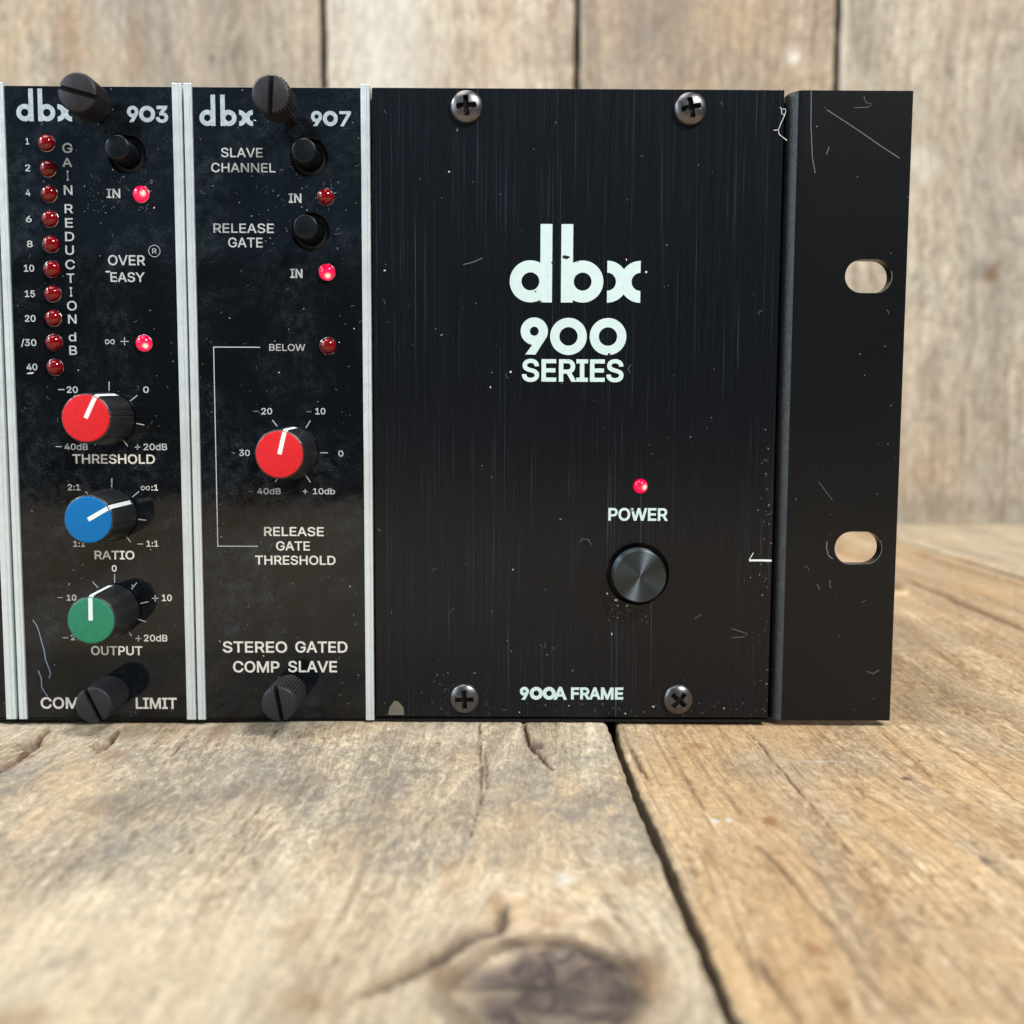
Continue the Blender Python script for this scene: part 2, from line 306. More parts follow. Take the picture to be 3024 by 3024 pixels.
def fill(polys):
    """triangles of the area inside oriented outlines (outer anticlockwise, holes clockwise)"""
    vs = []; es = []
    for p in polys:
        b = len(vs); vs += [Vector(q) for q in p]; es += [(b+i, b+(i+1) % len(p)) for i in range(len(p))]
    v, _, f, *_r = delaunay_2d_cdt(vs, es, [], 0, 1e-6)
    seg = np.array([(p[i][0], p[i][1], p[(i+1) % len(p)][0], p[(i+1) % len(p)][1]) for p in polys for i in range(len(p))])
    out = []
    for t_ in f:
        cx = sum(v[i][0] for i in t_)/3; cy = sum(v[i][1] for i in t_)/3
        x0, y0, x1, y1 = seg.T; side = (x1-x0)*(cy-y0)-(cx-x0)*(y1-y0)
        wn = int(np.sum((y0 <= cy) & (y1 > cy) & (side > 0)))-int(np.sum((y0 > cy) & (y1 <= cy) & (side < 0)))
        if wn > 0:
            a = (v[t_[1]][0]-v[t_[0]][0])*(v[t_[2]][1]-v[t_[0]][1])-(v[t_[2]][0]-v[t_[0]][0])*(v[t_[1]][1]-v[t_[0]][1])
            out.append(tuple(t_) if a > 0 else tuple(t_)[::-1])
    return [(q[0], 0.0, q[1]) for q in v], out
def plate(mb, polys, y0, y1, bevel=0.0):
    """polys[0] outer, rest holes; solid between y0 (front) and y1"""
    ps = []
    for i, p in enumerate(polys):
        a = area2(p); ps.append(p if ((a > 0) == (i == 0)) else p[::-1])
    v, f = curve_mesh(ps, extrude=(y1-y0)/2-bevel, bevel=bevel); ym = (y0+y1)/2
    return mb.add([(x, y+ym, z) for x, y, z in v], f)

GLY = json.loads(r'''{"A":[480,[[39,0,16,0,78,170,140,339,201,509,226,509,251,509,276,509,338,339,401,170,463,0,440,0,418,0,395,0,359,101,323,202,287,302,281,321,273,344,264,372,255,400,245,435,232,478,236,478,241,478,245,478,233,435,222,399,213,371,204,343,196,320,191,302,155,202,120,101,85,0,62,0],[197,142,110,142,110,161,110,180,110,199,197,199,283,199,370,199,370,180,370,161,370,142,283,142]]],"B":[456,[[122,0,60,0,60,170,60,339,60,509,120,509,181,509,241,509,276,509,306,503,329,491,352,479,369,462,381,442,392,422,398,399,398,374,398,352,394,334,387,320,379,306,369,294,356,286,344,277,330,271,315,267,315,265,315,264,315,262,331,261,347,255,363,245,379,235,392,221,402,203,413,185,418,163,418,136,418,111,412,87,400,67,388,46,370,30,344,18,319,6,287,0,247,0,184,0],[125,115,125,57,165,57,205,57,245,57,284,57,313,65,330,80,347,95,355,114,355,137,355,154,351,170,342,184,334,198,321,209,306,218,290,227,271,231,248,231,207,231,166,231,125,231,125,173],[125,341,125,285,162,285,200,285,238,285,257,285,273,289,288,296,303,303,315,313,323,326,332,339,336,355,336,372,336,395,328,414,313,429,297,444,273,452,240,452,202,452,163,452,125,452,125,396]]],"C":[510,[[293,-7,267,-7,223,-7,184,4,150,25,116,46,89,76,70,115,50,154,40,201,40,254,40,308,50,354,70,393,89,432,116,462,150,484,184,505,223,516,267,516,293,516,317,512,340,504,363,497,384,486,402,471,420,457,436,439,448,418,460,398,468,374,473,348,451,348,430,348,408,348,404,366,398,381,389,395,381,408,370,419,357,428,345,438,331,444,315,449,300,454,284,456,267,456,236,456,208,448,184,432,159,417,139,394,125,364,111,334,103,297,103,254,103,211,111,175,125,145,140,115,159,92,184,76,209,61,236,53,267,53,284,53,300,55,315,60,331,65,345,71,357,81,370,90,381,101,389,114,398,128,404,143,408,160,430,160,451,160,473,160,469,135,460,111,448,91,436,70,421,52,402,38,384,23,363,12,341,5,318,-3]]],"D":[502,[[271,0,219,0,178,0,137,0,96,0,96,19,96,38,96,57,136,57,175,57,215,57,256,57,291,65,318,81,345,97,366,119,379,149,392,179,399,214,399,255,399,296,392,331,379,361,366,390,346,412,320,428,293,444,260,452,221,452,178,452,136,452,93,452,93,471,93,490,93,509,137,509,181,509,225,509,275,509,317,499,353,478,388,458,415,429,433,391,452,353,462,308,462,255,462,202,452,157,433,119,414,81,387,51,351,31,314,10],[103,509,125,509,125,339,125,170,125,0,103,0,82,0,60,0,60,170,60,339,60,509,82,509]]],"E":[419,[[165,0,60,0,60,170,60,339,60,509,164,509,268,509,372,509,372,490,372,471,372,452,290,452,207,452,125,452,125,396,125,341,125,286,202,286,278,286,355,286,355,267,355,248,355,229,278,229,202,229,125,229,125,172,125,114,125,57,208,57,292,57,375,57,375,38,375,19,375,0,270,0]]],"G":[520,[[309,-7,269,-7,223,-7,184,4,149,25,115,46,88,77,69,116,50,155,40,201,40,254,40,308,50,354,69,393,88,432,115,462,149,484,183,505,221,516,265,516,292,516,317,512,340,504,364,496,385,484,403,469,422,454,437,437,449,416,461,396,470,373,474,349,452,349,430,349,408,349,403,365,396,380,387,393,379,406,368,417,356,427,344,436,330,444,315,448,300,453,283,456,265,456,235,456,208,448,183,432,159,417,139,394,125,364,111,334,103,297,103,254,103,211,111,175,125,145,140,115,159,92,184,76,209,61,237,53,269,53,297,53,323,59,345,71,367,83,384,101,396,123,409,146,415,172,415,202,421,201,428,200,434,199,384,199,333,199,283,199,283,218,283,237,283,256,348,256,413,256,478,256,478,237,478,219,478,200,478,158,469,122,451,91,433,60,408,36,377,19,345,2]]],"H":[517,[[82,0,60,0,60,170,60,339,60,509,82,509,103,509,125,509,125,435,125,362,125,289,214,289,303,289,392,289,392,362,392,435,392,509,414,509,435,509,457,509,457,339,457,170,457,0,435,0,414,0,392,0,392,77,392,155,392,232,303,232,214,232,125,232,125,155,125,77,125,0,103,0]]],"I":[301,[[111,0,31,0,31,19,31,38,31,57,60,57,89,57,118,57,118,189,118,320,118,452,89,452,60,452,31,452,31,471,31,490,31,509,111,509,190,509,269,509,269,490,269,471,269,452,240,452,212,452,183,452,183,320,183,189,183,57,212,57,240,57,269,57,269,38,269,19,269,0,190,0]]],"L":[393,[[160,0,60,0,60,170,60,339,60,509,82,509,103,509,125,509,125,358,125,208,125,57,203,57,282,57,361,57,361,38,361,19,361,0,261,0]]],"M":[628,[[81,0,60,0,60,170,60,339,60,509,91,509,121,509,152,509,193,402,235,294,277,187,280,180,284,170,287,159,291,148,295,136,299,123,303,110,307,97,311,84,315,71,319,59,322,49,317,49,312,49,307,49,310,59,314,70,318,83,322,95,326,108,330,121,334,134,338,147,342,158,346,170,349,179,352,187,394,294,435,402,476,509,507,509,537,509,568,509,568,339,568,170,568,0,547,0,525,0,504,0,504,97,504,194,504,291,504,302,504,314,504,327,505,340,505,354,505,369,505,383,506,398,506,413,506,428,507,443,507,457,509,457,511,457,513,457,508,441,503,426,498,409,492,393,487,378,482,363,477,348,472,334,467,322,463,309,459,299,456,291,418,194,380,97,342,0,323,0,305,0,286,0,248,97,209,194,170,291,167,299,163,309,159,321,155,333,150,346,145,361,140,376,135,391,129,408,124,424,118,441,112,457,114,457,117,457,119,457,119,444,120,431,120,416,120,401,121,387,121,372,121,357,121,342,122,328,122,315,122,302,122,291,122,194,122,97,122,0,101,0]]],"N":[523,[[82,0,60,0,60,170,60,339,60,509,85,509,111,509,136,509,205,400,274,291,343,183,349,174,355,164,363,151,370,138,379,123,388,107,396,90,405,73,414,55,411,55,408,54,405,54,403,72,401,90,401,108,400,126,399,142,399,157,399,172,399,185,399,195,399,300,399,404,399,509,420,509,442,509,463,509,463,339,463,170,463,0,438,0,412,0,387,0,325,97,264,193,202,290,194,303,186,316,177,331,169,345,159,362,148,381,137,400,123,424,108,452,111,453,115,453,119,454,120,428,121,405,122,384,123,362,124,344,124,328,125,312,125,300,125,291,125,194,125,97,125,0,103,0]]],"O":[533,[[311,-7,267,-7,223,-7,184,4,150,25,116,46,90,76,70,115,50,154,40,201,40,254,40,308,50,354,70,393,90,432,116,462,150,484,184,505,223,516,267,516,311,516,350,505,384,484,418,462,444,432,464,393,483,354,493,308,493,254,493,201,483,154,464,115,444,76,418,46,384,25,350,4],[236,53,267,53,297,53,325,61,349,76,374,91,394,114,408,144,423,174,430,211,430,254,430,298,423,335,408,365,394,395,374,417,349,433,325,448,297,456,267,456,236,456,209,448,184,433,159,417,140,394,125,364,111,334,103,297,103,254,103,211,111,174,125,144,140,114,159,92,184,76,209,61]]],"P":[445,[[82,0,60,0,60,170,60,339,60,509,118,509,177,509,235,509,274,509,307,502,332,487,358,473,377,454,390,430,402,405,409,378,409,348,409,317,402,290,390,265,377,241,358,222,332,207,307,193,274,186,235,186,193,186,151,186,109,186,109,205,109,224,109,242,150,242,191,242,233,242,259,242,281,247,297,256,313,265,325,278,333,294,341,310,344,328,344,348,344,368,341,386,333,402,325,417,313,430,297,439,280,448,259,452,232,452,196,452,160,452,125,452,125,301,125,151,125,0,103,0]]],"R":[449,[[82,0,60,0,60,170,60,339,60,509,119,509,177,509,236,509,275,509,307,502,333,489,359,475,378,457,390,433,403,410,409,382,409,352,409,321,403,295,390,271,378,248,359,230,333,217,307,204,275,198,236,198,189,198,143,198,96,198,96,217,96,236,96,255,142,255,188,255,234,255,260,255,281,259,298,267,314,275,326,286,334,300,341,315,345,332,345,352,345,372,341,390,334,405,326,420,314,431,298,440,281,448,259,452,233,452,197,452,161,452,125,452,125,301,125,151,125,0,103,0],[378,0,353,0,312,76,271,153,230,229,254,229,279,229,303,229,344,153,386,76,428,0,403,0]]],"S":[447,[[263,-9,224,-9,187,-9,155,-3,128,9,100,21,79,38,64,60,49,82,40,107,38,137,60,137,82,137,104,137,106,117,112,101,123,88,134,75,149,65,166,59,184,52,203,49,224,49,247,49,268,53,286,60,304,68,319,78,329,92,340,105,346,121,346,139,346,155,341,169,332,179,323,189,311,198,296,205,281,211,264,217,245,222,224,228,204,234,184,239,142,251,109,268,86,289,63,311,52,339,52,372,52,401,60,426,75,448,90,469,111,486,138,498,164,510,194,516,227,516,261,516,290,510,316,498,342,486,362,469,377,449,392,428,400,404,401,378,380,378,358,378,337,378,335,403,323,423,302,437,281,451,256,459,225,459,203,459,184,455,167,448,151,441,138,431,129,418,120,406,115,391,115,376,115,358,120,344,131,334,142,323,154,314,169,308,184,302,199,297,212,293,230,289,247,284,264,279,279,275,295,270,312,264,328,257,344,248,359,238,373,227,385,214,395,198,404,181,408,162,408,139,408,111,401,86,386,64,372,41,351,24,323,11,296,-2]]],"T":[449,[[85,452,32,452,32,471,32,490,32,509,160,509,288,509,417,509,417,490,417,471,417,452,363,452,310,452,257,452,257,301,257,151,257,0,235,0,214,0,193,0,193,151,193,301,193,452,139,452]]],"U":[517,[[299,-8,259,-8,219,-8,184,0,154,15,124,31,101,53,85,80,68,107,60,138,60,173,60,285,60,397,60,509,81,509,103,509,124,509,124,399,124,288,124,178,124,154,130,132,141,113,152,94,167,79,187,68,207,57,231,52,259,52,287,52,311,57,331,68,351,79,366,94,377,113,387,132,393,154,393,178,393,288,393,399,393,509,414,509,436,509,457,509,457,397,457,285,457,173,457,138,449,107,433,80,416,53,393,31,363,15,334,0]]],"V":[480,[[229,0,204,0,141,170,79,339,16,509,39,509,62,509,84,509,120,408,156,307,192,206,198,189,206,166,215,137,224,109,235,73,248,31,243,31,239,31,235,31,247,74,258,110,267,138,276,166,284,189,290,206,325,307,360,408,395,509,417,509,440,509,463,509,401,339,340,170,278,0,253,0]]],"W":[686,[[180,0,155,0,109,170,63,339,16,509,38,509,60,509,82,509,109,404,136,300,163,196,168,179,172,163,175,145,179,128,183,111,187,94,190,76,194,58,197,40,194,40,192,40,189,40,193,58,196,76,200,94,203,111,207,128,211,145,215,163,220,179,224,196,251,300,279,404,306,509,331,509,355,509,380,509,407,404,434,300,462,196,466,179,470,163,474,145,478,128,482,111,486,94,490,76,494,58,497,40,494,40,491,40,488,40,492,58,495,76,499,94,502,111,506,128,510,145,515,163,519,179,523,196,550,300,576,404,603,509,625,509,647,509,670,509,623,339,577,170,530,0,505,0,480,0,455,0,426,108,397,215,368,323,362,344,357,367,351,391,346,416,341,444,336,475,341,475,345,475,350,475,345,445,340,419,335,395,330,371,324,347,318,323,289,215,260,108,230,0,205,0]]],"Y":[472,[[225,0,203,0,203,69,203,139,203,208,141,308,79,409,16,509,41,509,66,509,91,509,125,454,159,399,192,344,203,326,213,309,222,292,231,275,240,255,250,230,241,230,232,230,224,230,233,255,242,276,251,293,260,310,270,327,280,344,314,399,347,454,381,509,406,509,430,509,455,509,393,409,330,308,268,208,268,139,268,69,268,0,247,0]]],"0":[453,[[264,-7,227,-7,189,-7,157,3,130,24,103,45,83,74,69,113,55,152,48,199,48,254,48,309,55,356,69,395,83,434,104,464,130,484,157,505,189,516,227,516,264,516,296,505,323,484,350,464,370,434,384,395,398,356,405,309,405,254,405,199,398,152,384,113,370,74,350,45,323,24,297,3],[202,50,227,50,252,50,273,58,290,74,308,90,321,113,330,144,339,174,344,211,344,254,344,297,339,334,330,365,321,395,308,419,290,435,273,451,252,460,227,460,202,460,180,451,163,435,146,419,132,395,123,365,114,334,109,297,109,254,109,211,114,174,123,144,132,113,146,90,163,74,180,58]]],"1":[453,[[181,0,76,0,76,18,76,36,76,55,181,55,286,55,391,55,391,36,391,18,391,0,286,0],[250,509,276,509,276,339,276,170,276,0,255,0,234,0,212,0,212,149,212,299,212,448,211,448,210,448,209,448,168,418,127,388,86,358,86,381,86,404,86,427,123,454,161,481,198,509,224,509]]],"2":[453,[[172,0,64,0,64,16,64,32,64,47,121,108,177,168,234,229,254,249,270,267,282,282,295,298,304,313,311,327,317,341,320,356,320,371,320,390,316,405,308,419,299,432,288,442,273,449,259,456,242,460,224,460,204,460,187,456,172,447,158,439,147,428,139,413,131,399,127,382,127,362,107,362,86,362,66,362,66,392,72,419,86,442,100,465,119,483,143,496,167,509,194,516,225,516,255,516,282,509,306,497,329,484,348,467,361,445,374,424,381,399,381,372,381,354,378,335,371,318,364,300,353,280,336,259,319,237,296,211,267,180,229,140,191,100,153,60,153,59,153,58,153,57,231,57,310,57,389,57,389,38,389,19,389,0,281,0]]],"3":[453,[[252,-7,218,-7,187,-7,158,-1,133,10,107,21,86,37,70,57,54,78,46,103,44,132,66,132,87,132,109,132,111,114,117,99,126,87,136,75,149,65,165,59,181,53,199,50,219,50,239,50,258,53,275,61,292,68,305,79,315,93,324,107,329,124,329,145,329,163,325,181,316,196,307,212,293,224,275,234,256,243,231,248,201,248,186,248,172,248,157,248,157,265,157,282,157,299,200,349,244,399,288,448,288,450,288,451,288,452,215,452,142,452,70,452,70,471,70,490,70,509,171,509,272,509,372,509,372,493,372,477,372,461,319,400,265,339,211,278,211,282,211,285,211,289,249,293,281,288,308,276,335,263,356,246,371,222,386,199,393,173,393,145,393,115,385,89,370,66,355,43,335,25,309,12,282,0]]],"4":[453,[[164,105,40,105,40,123,40,141,40,158,109,275,178,392,247,509,268,509,289,509,311,509,243,394,176,280,109,166,109,165,109,164,109,163,210,163,312,163,413,163,413,144,413,125,413,105,289,105],[302,0,282,0,282,40,282,81,282,121,282,130,282,138,282,146,282,203,282,260,282,318,302,318,322,318,343,318,343,212,343,106,343,0,322,0]]],"5":[453,[[254,-7,221,-7,191,-7,164,-1,140,11,116,23,97,39,83,60,69,81,61,104,60,130,81,130,101,130,122,130,124,115,129,101,138,89,147,77,159,67,173,60,188,53,204,50,221,50,242,50,260,55,276,64,292,74,305,87,314,104,323,121,328,141,328,162,328,184,323,204,314,221,304,238,291,252,275,262,258,272,239,277,218,277,201,277,184,274,167,268,151,263,138,255,128,246,108,248,88,250,67,253,77,338,86,423,96,509,186,509,276,509,366,509,366,490,366,471,366,452,294,452,222,452,151,452,145,402,139,352,134,301,135,301,135,301,136,301,147,311,161,319,178,325,194,331,211,334,229,334,253,334,274,329,294,321,313,313,331,301,345,285,359,270,371,252,379,231,387,210,391,188,391,163,391,130,384,101,369,76,354,50,334,30,309,15,283,1]]],"6":[453,[[258,-7,226,-7,195,-7,167,0,142,15,118,29,98,49,84,74,71,100,64,129,64,162,64,186,69,212,80,239,91,266,110,300,137,340,176,396,214,453,252,509,276,509,299,509,322,509,265,426,208,344,151,261,149,261,147,261,145,261,150,271,157,280,165,288,174,296,184,302,196,307,207,312,221,314,235,314,266,314,293,308,316,295,339,282,357,263,370,240,382,216,389,189,389,157,389,125,382,97,368,73,354,48,334,28,310,14,286,0],[207,48,226,48,246,48,264,53,279,63,294,72,306,85,314,101,323,118,327,136,327,157,327,178,323,197,314,213,306,230,294,242,279,251,264,261,246,265,226,265,207,265,189,261,174,252,159,243,147,230,138,214,129,198,125,179,125,158,125,137,129,118,138,102,147,85,159,72,174,63,189,53]]],"7":[453,[[120,0,97,0,172,149,248,299,323,448,323,450,323,451,323,452,236,452,149,452,62,452,62,471,62,490,62,509,172,509,281,509,391,509,391,489,391,469,391,449,315,299,240,150,165,0,142,0]]],"8":[453,[[260,-7,226,-7,192,-7,162,-1,136,11,109,24,89,40,74,62,59,83,52,108,52,135,52,157,56,177,65,195,74,213,86,229,101,241,116,253,133,261,153,265,153,265,153,266,153,267,128,273,108,287,93,308,78,329,70,353,70,380,70,406,77,429,90,450,104,470,122,486,146,498,169,510,196,516,226,516,256,516,283,510,306,498,329,486,348,470,361,450,375,429,382,406,382,380,382,353,374,329,359,308,344,287,325,273,300,267,300,266,300,265,300,265,319,261,336,253,351,241,366,229,378,213,387,195,396,177,401,157,401,135,401,108,393,83,378,62,364,40,343,24,317,11,291,-1],[204,49,226,49,249,49,268,53,285,60,301,68,314,78,323,91,332,105,337,121,337,139,337,158,332,174,322,189,313,203,300,214,283,223,266,231,247,235,226,235,205,235,186,231,169,223,152,214,139,203,130,189,120,174,115,158,115,139,115,121,120,105,129,91,138,78,151,68,167,60,184,53],[208,290,226,290,244,290,260,293,274,300,288,307,299,318,307,330,315,343,319,358,319,376,319,393,315,407,308,420,300,433,289,443,275,449,261,456,245,460,226,460,208,460,191,456,177,449,163,443,152,433,145,420,137,407,133,393,133,376,133,358,137,343,145,330,152,318,163,307,178,300,192,293]]],"9":[453,[[195,516,226,516,258,516,286,508,310,494,335,480,354,460,368,434,382,409,389,380,389,347,389,323,383,297,373,270,362,243,343,209,315,168,277,112,239,56,200,0,177,0,154,0,130,0,187,83,244,165,301,248,303,248,305,248,307,248,303,238,296,229,287,221,279,213,269,207,257,202,245,197,232,195,218,195,187,195,160,201,137,214,114,227,96,245,83,269,70,292,64,320,64,352,64,384,71,412,85,436,99,461,118,480,143,494,167,508],[246,460,226,460,207,460,189,456,174,446,159,437,147,424,138,407,130,391,125,372,125,352,125,330,130,312,138,295,147,279,159,266,174,257,189,248,207,243,226,243,246,243,263,248,279,257,294,266,306,279,314,295,323,311,327,330,327,350,327,372,323,391,314,407,306,424,294,437,279,446,264,456]]],"d":[424,[[219,-8,195,-8,164,-8,136,0,111,16,87,32,68,55,55,84,41,114,34,149,34,189,34,229,41,263,55,293,69,322,88,345,112,361,136,376,164,384,196,384,219,384,238,381,253,373,268,365,279,356,287,346,296,336,302,327,306,319,308,319,309,319,311,319,311,382,311,446,311,509,331,509,351,509,372,509,372,339,372,170,372,0,352,0,332,0,313,0,313,20,313,39,313,59,311,59,309,59,307,59,302,51,295,42,287,31,278,21,267,12,252,4,238,-4],[181,47,205,47,227,47,247,53,263,65,279,77,291,94,299,115,308,136,312,161,312,189,312,217,308,242,300,263,292,284,279,300,263,312,247,324,228,330,205,330,181,330,161,324,145,311,129,299,116,282,108,261,100,240,96,216,96,189,96,162,100,138,109,117,117,95,129,78,145,66,161,53]]],"b":[424,[[261,-8,229,-8,206,-8,187,-4,172,4,158,12,146,21,138,31,129,42,123,51,118,59,116,59,114,59,112,59,112,39,112,20,112,0,92,0,72,0,53,0,53,170,53,339,53,509,73,509,93,509,114,509,114,446,114,382,114,319,115,319,117,319,118,319,123,327,129,336,137,346,145,356,157,365,171,373,186,381,205,384,229,384,261,384,289,376,313,361,337,345,356,322,370,293,383,263,390,229,390,189,390,149,383,114,370,84,356,55,337,32,313,16,289,0],[197,47,220,47,244,47,263,53,279,66,295,78,308,95,316,117,324,138,328,162,328,189,328,216,324,240,316,261,308,282,296,299,280,311,264,324,244,330,220,330,197,330,177,324,161,312,145,300,133,284,125,263,117,242,113,217,113,189,113,161,117,136,125,115,133,94,146,77,162,65,178,53]]],"F":[410,[[82,0,60,0,60,170,60,339,60,509,163,509,266,509,369,509,369,490,369,471,369,452,288,452,206,452,125,452,125,394,125,336,125,278,198,278,272,278,346,278,346,259,346,240,346,221,272,221,198,221,125,221,125,147,125,74,125,0,103,0]]],":":[188,[[108,-4,95,-4,83,-4,72,0,63,9,54,18,50,28,50,41,50,54,54,65,63,73,72,82,83,87,95,87,108,87,119,82,128,73,137,65,141,54,141,41,141,28,137,18,128,9,119,0],[108,271,95,271,83,271,72,275,63,284,54,293,50,304,50,316,50,329,54,340,63,349,72,357,83,362,95,362,108,362,119,357,128,349,137,340,141,329,141,316,141,304,137,293,128,284,119,275]]],"+":[453,[[217,34,198,34,198,144,198,254,198,364,217,364,236,364,255,364,255,254,255,144,255,34,236,34],[171,172,61,172,61,190,61,208,61,226,171,226,281,226,391,226,391,208,391,190,391,172,281,172]]],"/":[249,[[216,533,235,533,180,330,126,127,71,-76,52,-76,33,-76,14,-76,69,127,124,330,178,533,197,533]]]}''')
CAPH = 509.0
INK_Y = -0.035
def text(parent, s, x0, x1, z0, z1, weight=0.020, mat='ink', y=INK_Y, name='printed_word', label=None):
    """capitals standing on z0, z1 high; width fitted to x0..x1 (mm)"""
    ad = 0.0; items = []; lo = 1e9; hi = -1e9
    for ch in s:
        if ch == ' ': ad += 200; continue
        a, sp = GLY[ch]; big = max(sp, key=lambda q: abs(area2(list(zip(q[2::6], q[3::6]))))); sg = 1 if area2(list(zip(big[2::6], big[3::6]))) > 0 else -1
        for q in sp:
            items.append((ad, q, sg)); lo = min(lo, min(q[2::6])+ad); hi = max(hi, max(q[2::6])+ad)
        ad += a
    sy = (z1-z0)/CAPH; off = weight*(z1-z0); sx = (x1-x0-2*off)/(hi-lo); polys = []
    for a, q, sg in items:
        n = len(q)//6; pts = []
        for i in range(n):
            c0 = q[6*i:6*i+6]; c1 = q[6*((i+1) % n):6*((i+1) % n)+6]; p0, p1, p2, p3 = c0[2:4], c0[4:6], c1[0:2], c1[2:4]
            dev = abs((p1[0]-p0[0])*(p3[1]-p0[1])-(p1[1]-p0[1])*(p3[0]-p0[0]))+abs((p2[0]-p0[0])*(p3[1]-p0[1])-(p2[1]-p0[1])*(p3[0]-p0[0]))
            m = 1 if dev < 60*math.hypot(p3[0]-p0[0], p3[1]-p0[1])*0.05 else 6
            for k in range(m):
                u = k/m; w_ = 1-u; pts.append(tuple(w_**3*p0[j]+3*w_*w_*u*p1[j]+3*w_*u*u*p2[j]+u**3*p3[j] for j in (0, 1)))
        pp = []
        for (u, v_) in pts:
            u, v_ = (u+a-lo)*sx, v_*sy*(1-2*weight)
            if not pp or math.hypot(u-pp[-1][0], v_-pp[-1][1]) > 0.012: pp.append((u, v_))
        if math.hypot(pp[0][0]-pp[-1][0], pp[0][1]-pp[-1][1]) < 0.012: pp.pop()
        n = len(pp); o_ = []
        for i in range(n):
            (ax, ay), (bx_, by), (cx, cy) = pp[i-1], pp[i], pp[(i+1) % n]
            d1 = math.hypot(bx_-ax, by-ay); d2 = math.hypot(cx-bx_, cy-by)
            n1 = ((by-ay)/d1, -(bx_-ax)/d1); n2 = ((cy-by)/d2, -(cx-bx_)/d2); k = max(0.5, 1+n1[0]*n2[0]+n1[1]*n2[1])
            o_.append((x0+off+bx_+sg*off*(n1[0]+n2[0])/k, z0+off+by+sg*off*(n1[1]+n2[1])/k))
        polys.append(o_ if sg > 0 else o_[::-1])
    v, f = fill(polys)
    mb = MB().add([(p[0], y+p[1], p[2]) for p in v], f)
    return mb.out(name, mat, parent, origin=((x0+x1)/2, y, (z0+z1)/2), label=label or ('white lettering reading '+s))
def word(parent, s, r, xa, xb, ya, yb, **kw):
    """x range and top / base of the capitals as measured on enlargement r"""
    x0, z0 = Q(r, xa, yb); x1, zb = Q(r, xb, yb); _, z1 = Q(r, (xa+xb)/2, ya); z0 = (z0+zb)/2
    return text(parent, s, x0, x1, z0, z1, **kw)
def strokes(mb, lines, wd, y=INK_Y):
    """flat ribbons; lines: lists of (x, z) mm"""
    for L in lines:
        n = len(L); v = []; f = []
        for i, (x, z) in enumerate(L):
            a = L[max(0, i-1)]; b = L[min(n-1, i+1)]; dx, dz = b[0]-a[0], b[1]-a[1]; d = math.hypot(dx, dz) or 1
            nx, nz = -dz/d*wd/2, dx/d*wd/2; v += [(x+nx, y, z+nz), (x-nx, y, z-nz)]
        for i in range(n-1): f.append((2*i, 2*i+1, 2*i+3, 2*i+2))
        mb.add(v, f)
    return mb
def glyph_d(x, z, H, xh, st, mir=False):
    """geometric d (or b): ring with tall stem; x left edge of whole glyph; returns contours and width"""
    Rr = xh/2; r = Rr-st; wid = 2*Rr-st*0.0+st*0.08
    cx, cz = Rr, Rr; x0 = wid-st; x1 = wid
    h = math.sqrt(max(0, Rr*Rr-(x0-cx)**2)); a = math.atan2(h, x0-cx)
    out = [(x1, 0), (x1, H), (x0, H)]+arc(cx, cz, Rr, a, 2*math.pi-a, 40)+[(x0, 0)]
    hole = circ(cx, cz, r*1.0, 36)
    def tr(p): return [(x+(wid-q[0] if mir else q[0]), z+q[1]) for q in p]
    return [tr(out), tr(hole)], wid
def glyph_x(x, z, wd, h, st):
    Rr = h/2; a = math.acos(min(1, (wd/2)/Rr)); r = Rr-st
    p = arc(0, Rr, Rr, math.pi/2, a, 12)+arc(wd, Rr, Rr, math.pi-a, math.pi/2, 12)
    p += arc(wd, Rr, r, math.pi/2, 3*math.pi/2, 18)
    p += arc(wd, Rr, Rr, 3*math.pi/2, math.pi+a, 12)+arc(0, Rr, Rr, -a, -math.pi/2, 12)
    p += arc(0, Rr, r, -math.pi/2, math.pi/2, 18)
    q = []
    for s in p:
        if not q or math.hypot(s[0]-q[-1][0], s[1]-q[-1][1]) > 1e-4: q.append(s)
    return [[(x+a_, z+b_) for a_, b_ in q]]
def glyph_o(x, z, D, st): return [circ(x+D/2, z+D/2, D/2, 56), circ(x+D/2, z+D/2, D/2-st, 44)]
def glyph_9(x, z, H, wd, st, hole=0.33):
    r = wd/2; cx, cz = r, H-r
    a0 = R(-38); a1 = R(360-98)
    p = arc(cx, cz, r, a0, a1, 44)+[(wd*0.17, 0), (wd*0.17+st*1.12, 0)]
    return [[(x+a, z+b) for a, b in p], [(x+a, z+b) for a, b in circ(cx, cz, r*hole, 30)]]
def ink_shapes(parent, shapes, mat, name, label, y=INK_Y):
    mb = MB()
    for sh in shapes:
        ps = []
        for i, p in enumerate(sh): ps.append(p if ((area2(p) > 0) == (i == 0)) else p[::-1])
        v, f = fill(ps); mb.add([(a, y+b, c) for a, b, c in v], f)
    c = np.mean(np.array(mb.v), axis=0)
    return mb.out(name, mat, parent, origin=tuple(c), label=label)
def logo_dbx(parent, x0, x1, z0, xh, H, st, mat, wd_x=None):
    tot = x1-x0; D, wd = glyph_d(0, 0, H, xh, st); wx = wd_x or 0.80*xh; gap = (tot-2*wd-wx)/1.5
    if gap < 0.05: gap = 0.05
    g1, _ = glyph_d(x0, z0, H, xh, st); g2, _ = glyph_d(x0+wd+gap, z0, H, xh, st, True)
    g3 = glyph_x(x1-wx, z0, wx, xh, st)
    return ink_shapes(parent, [g1, g2, g3], mat, 'logo', 'lettering reading dbx')

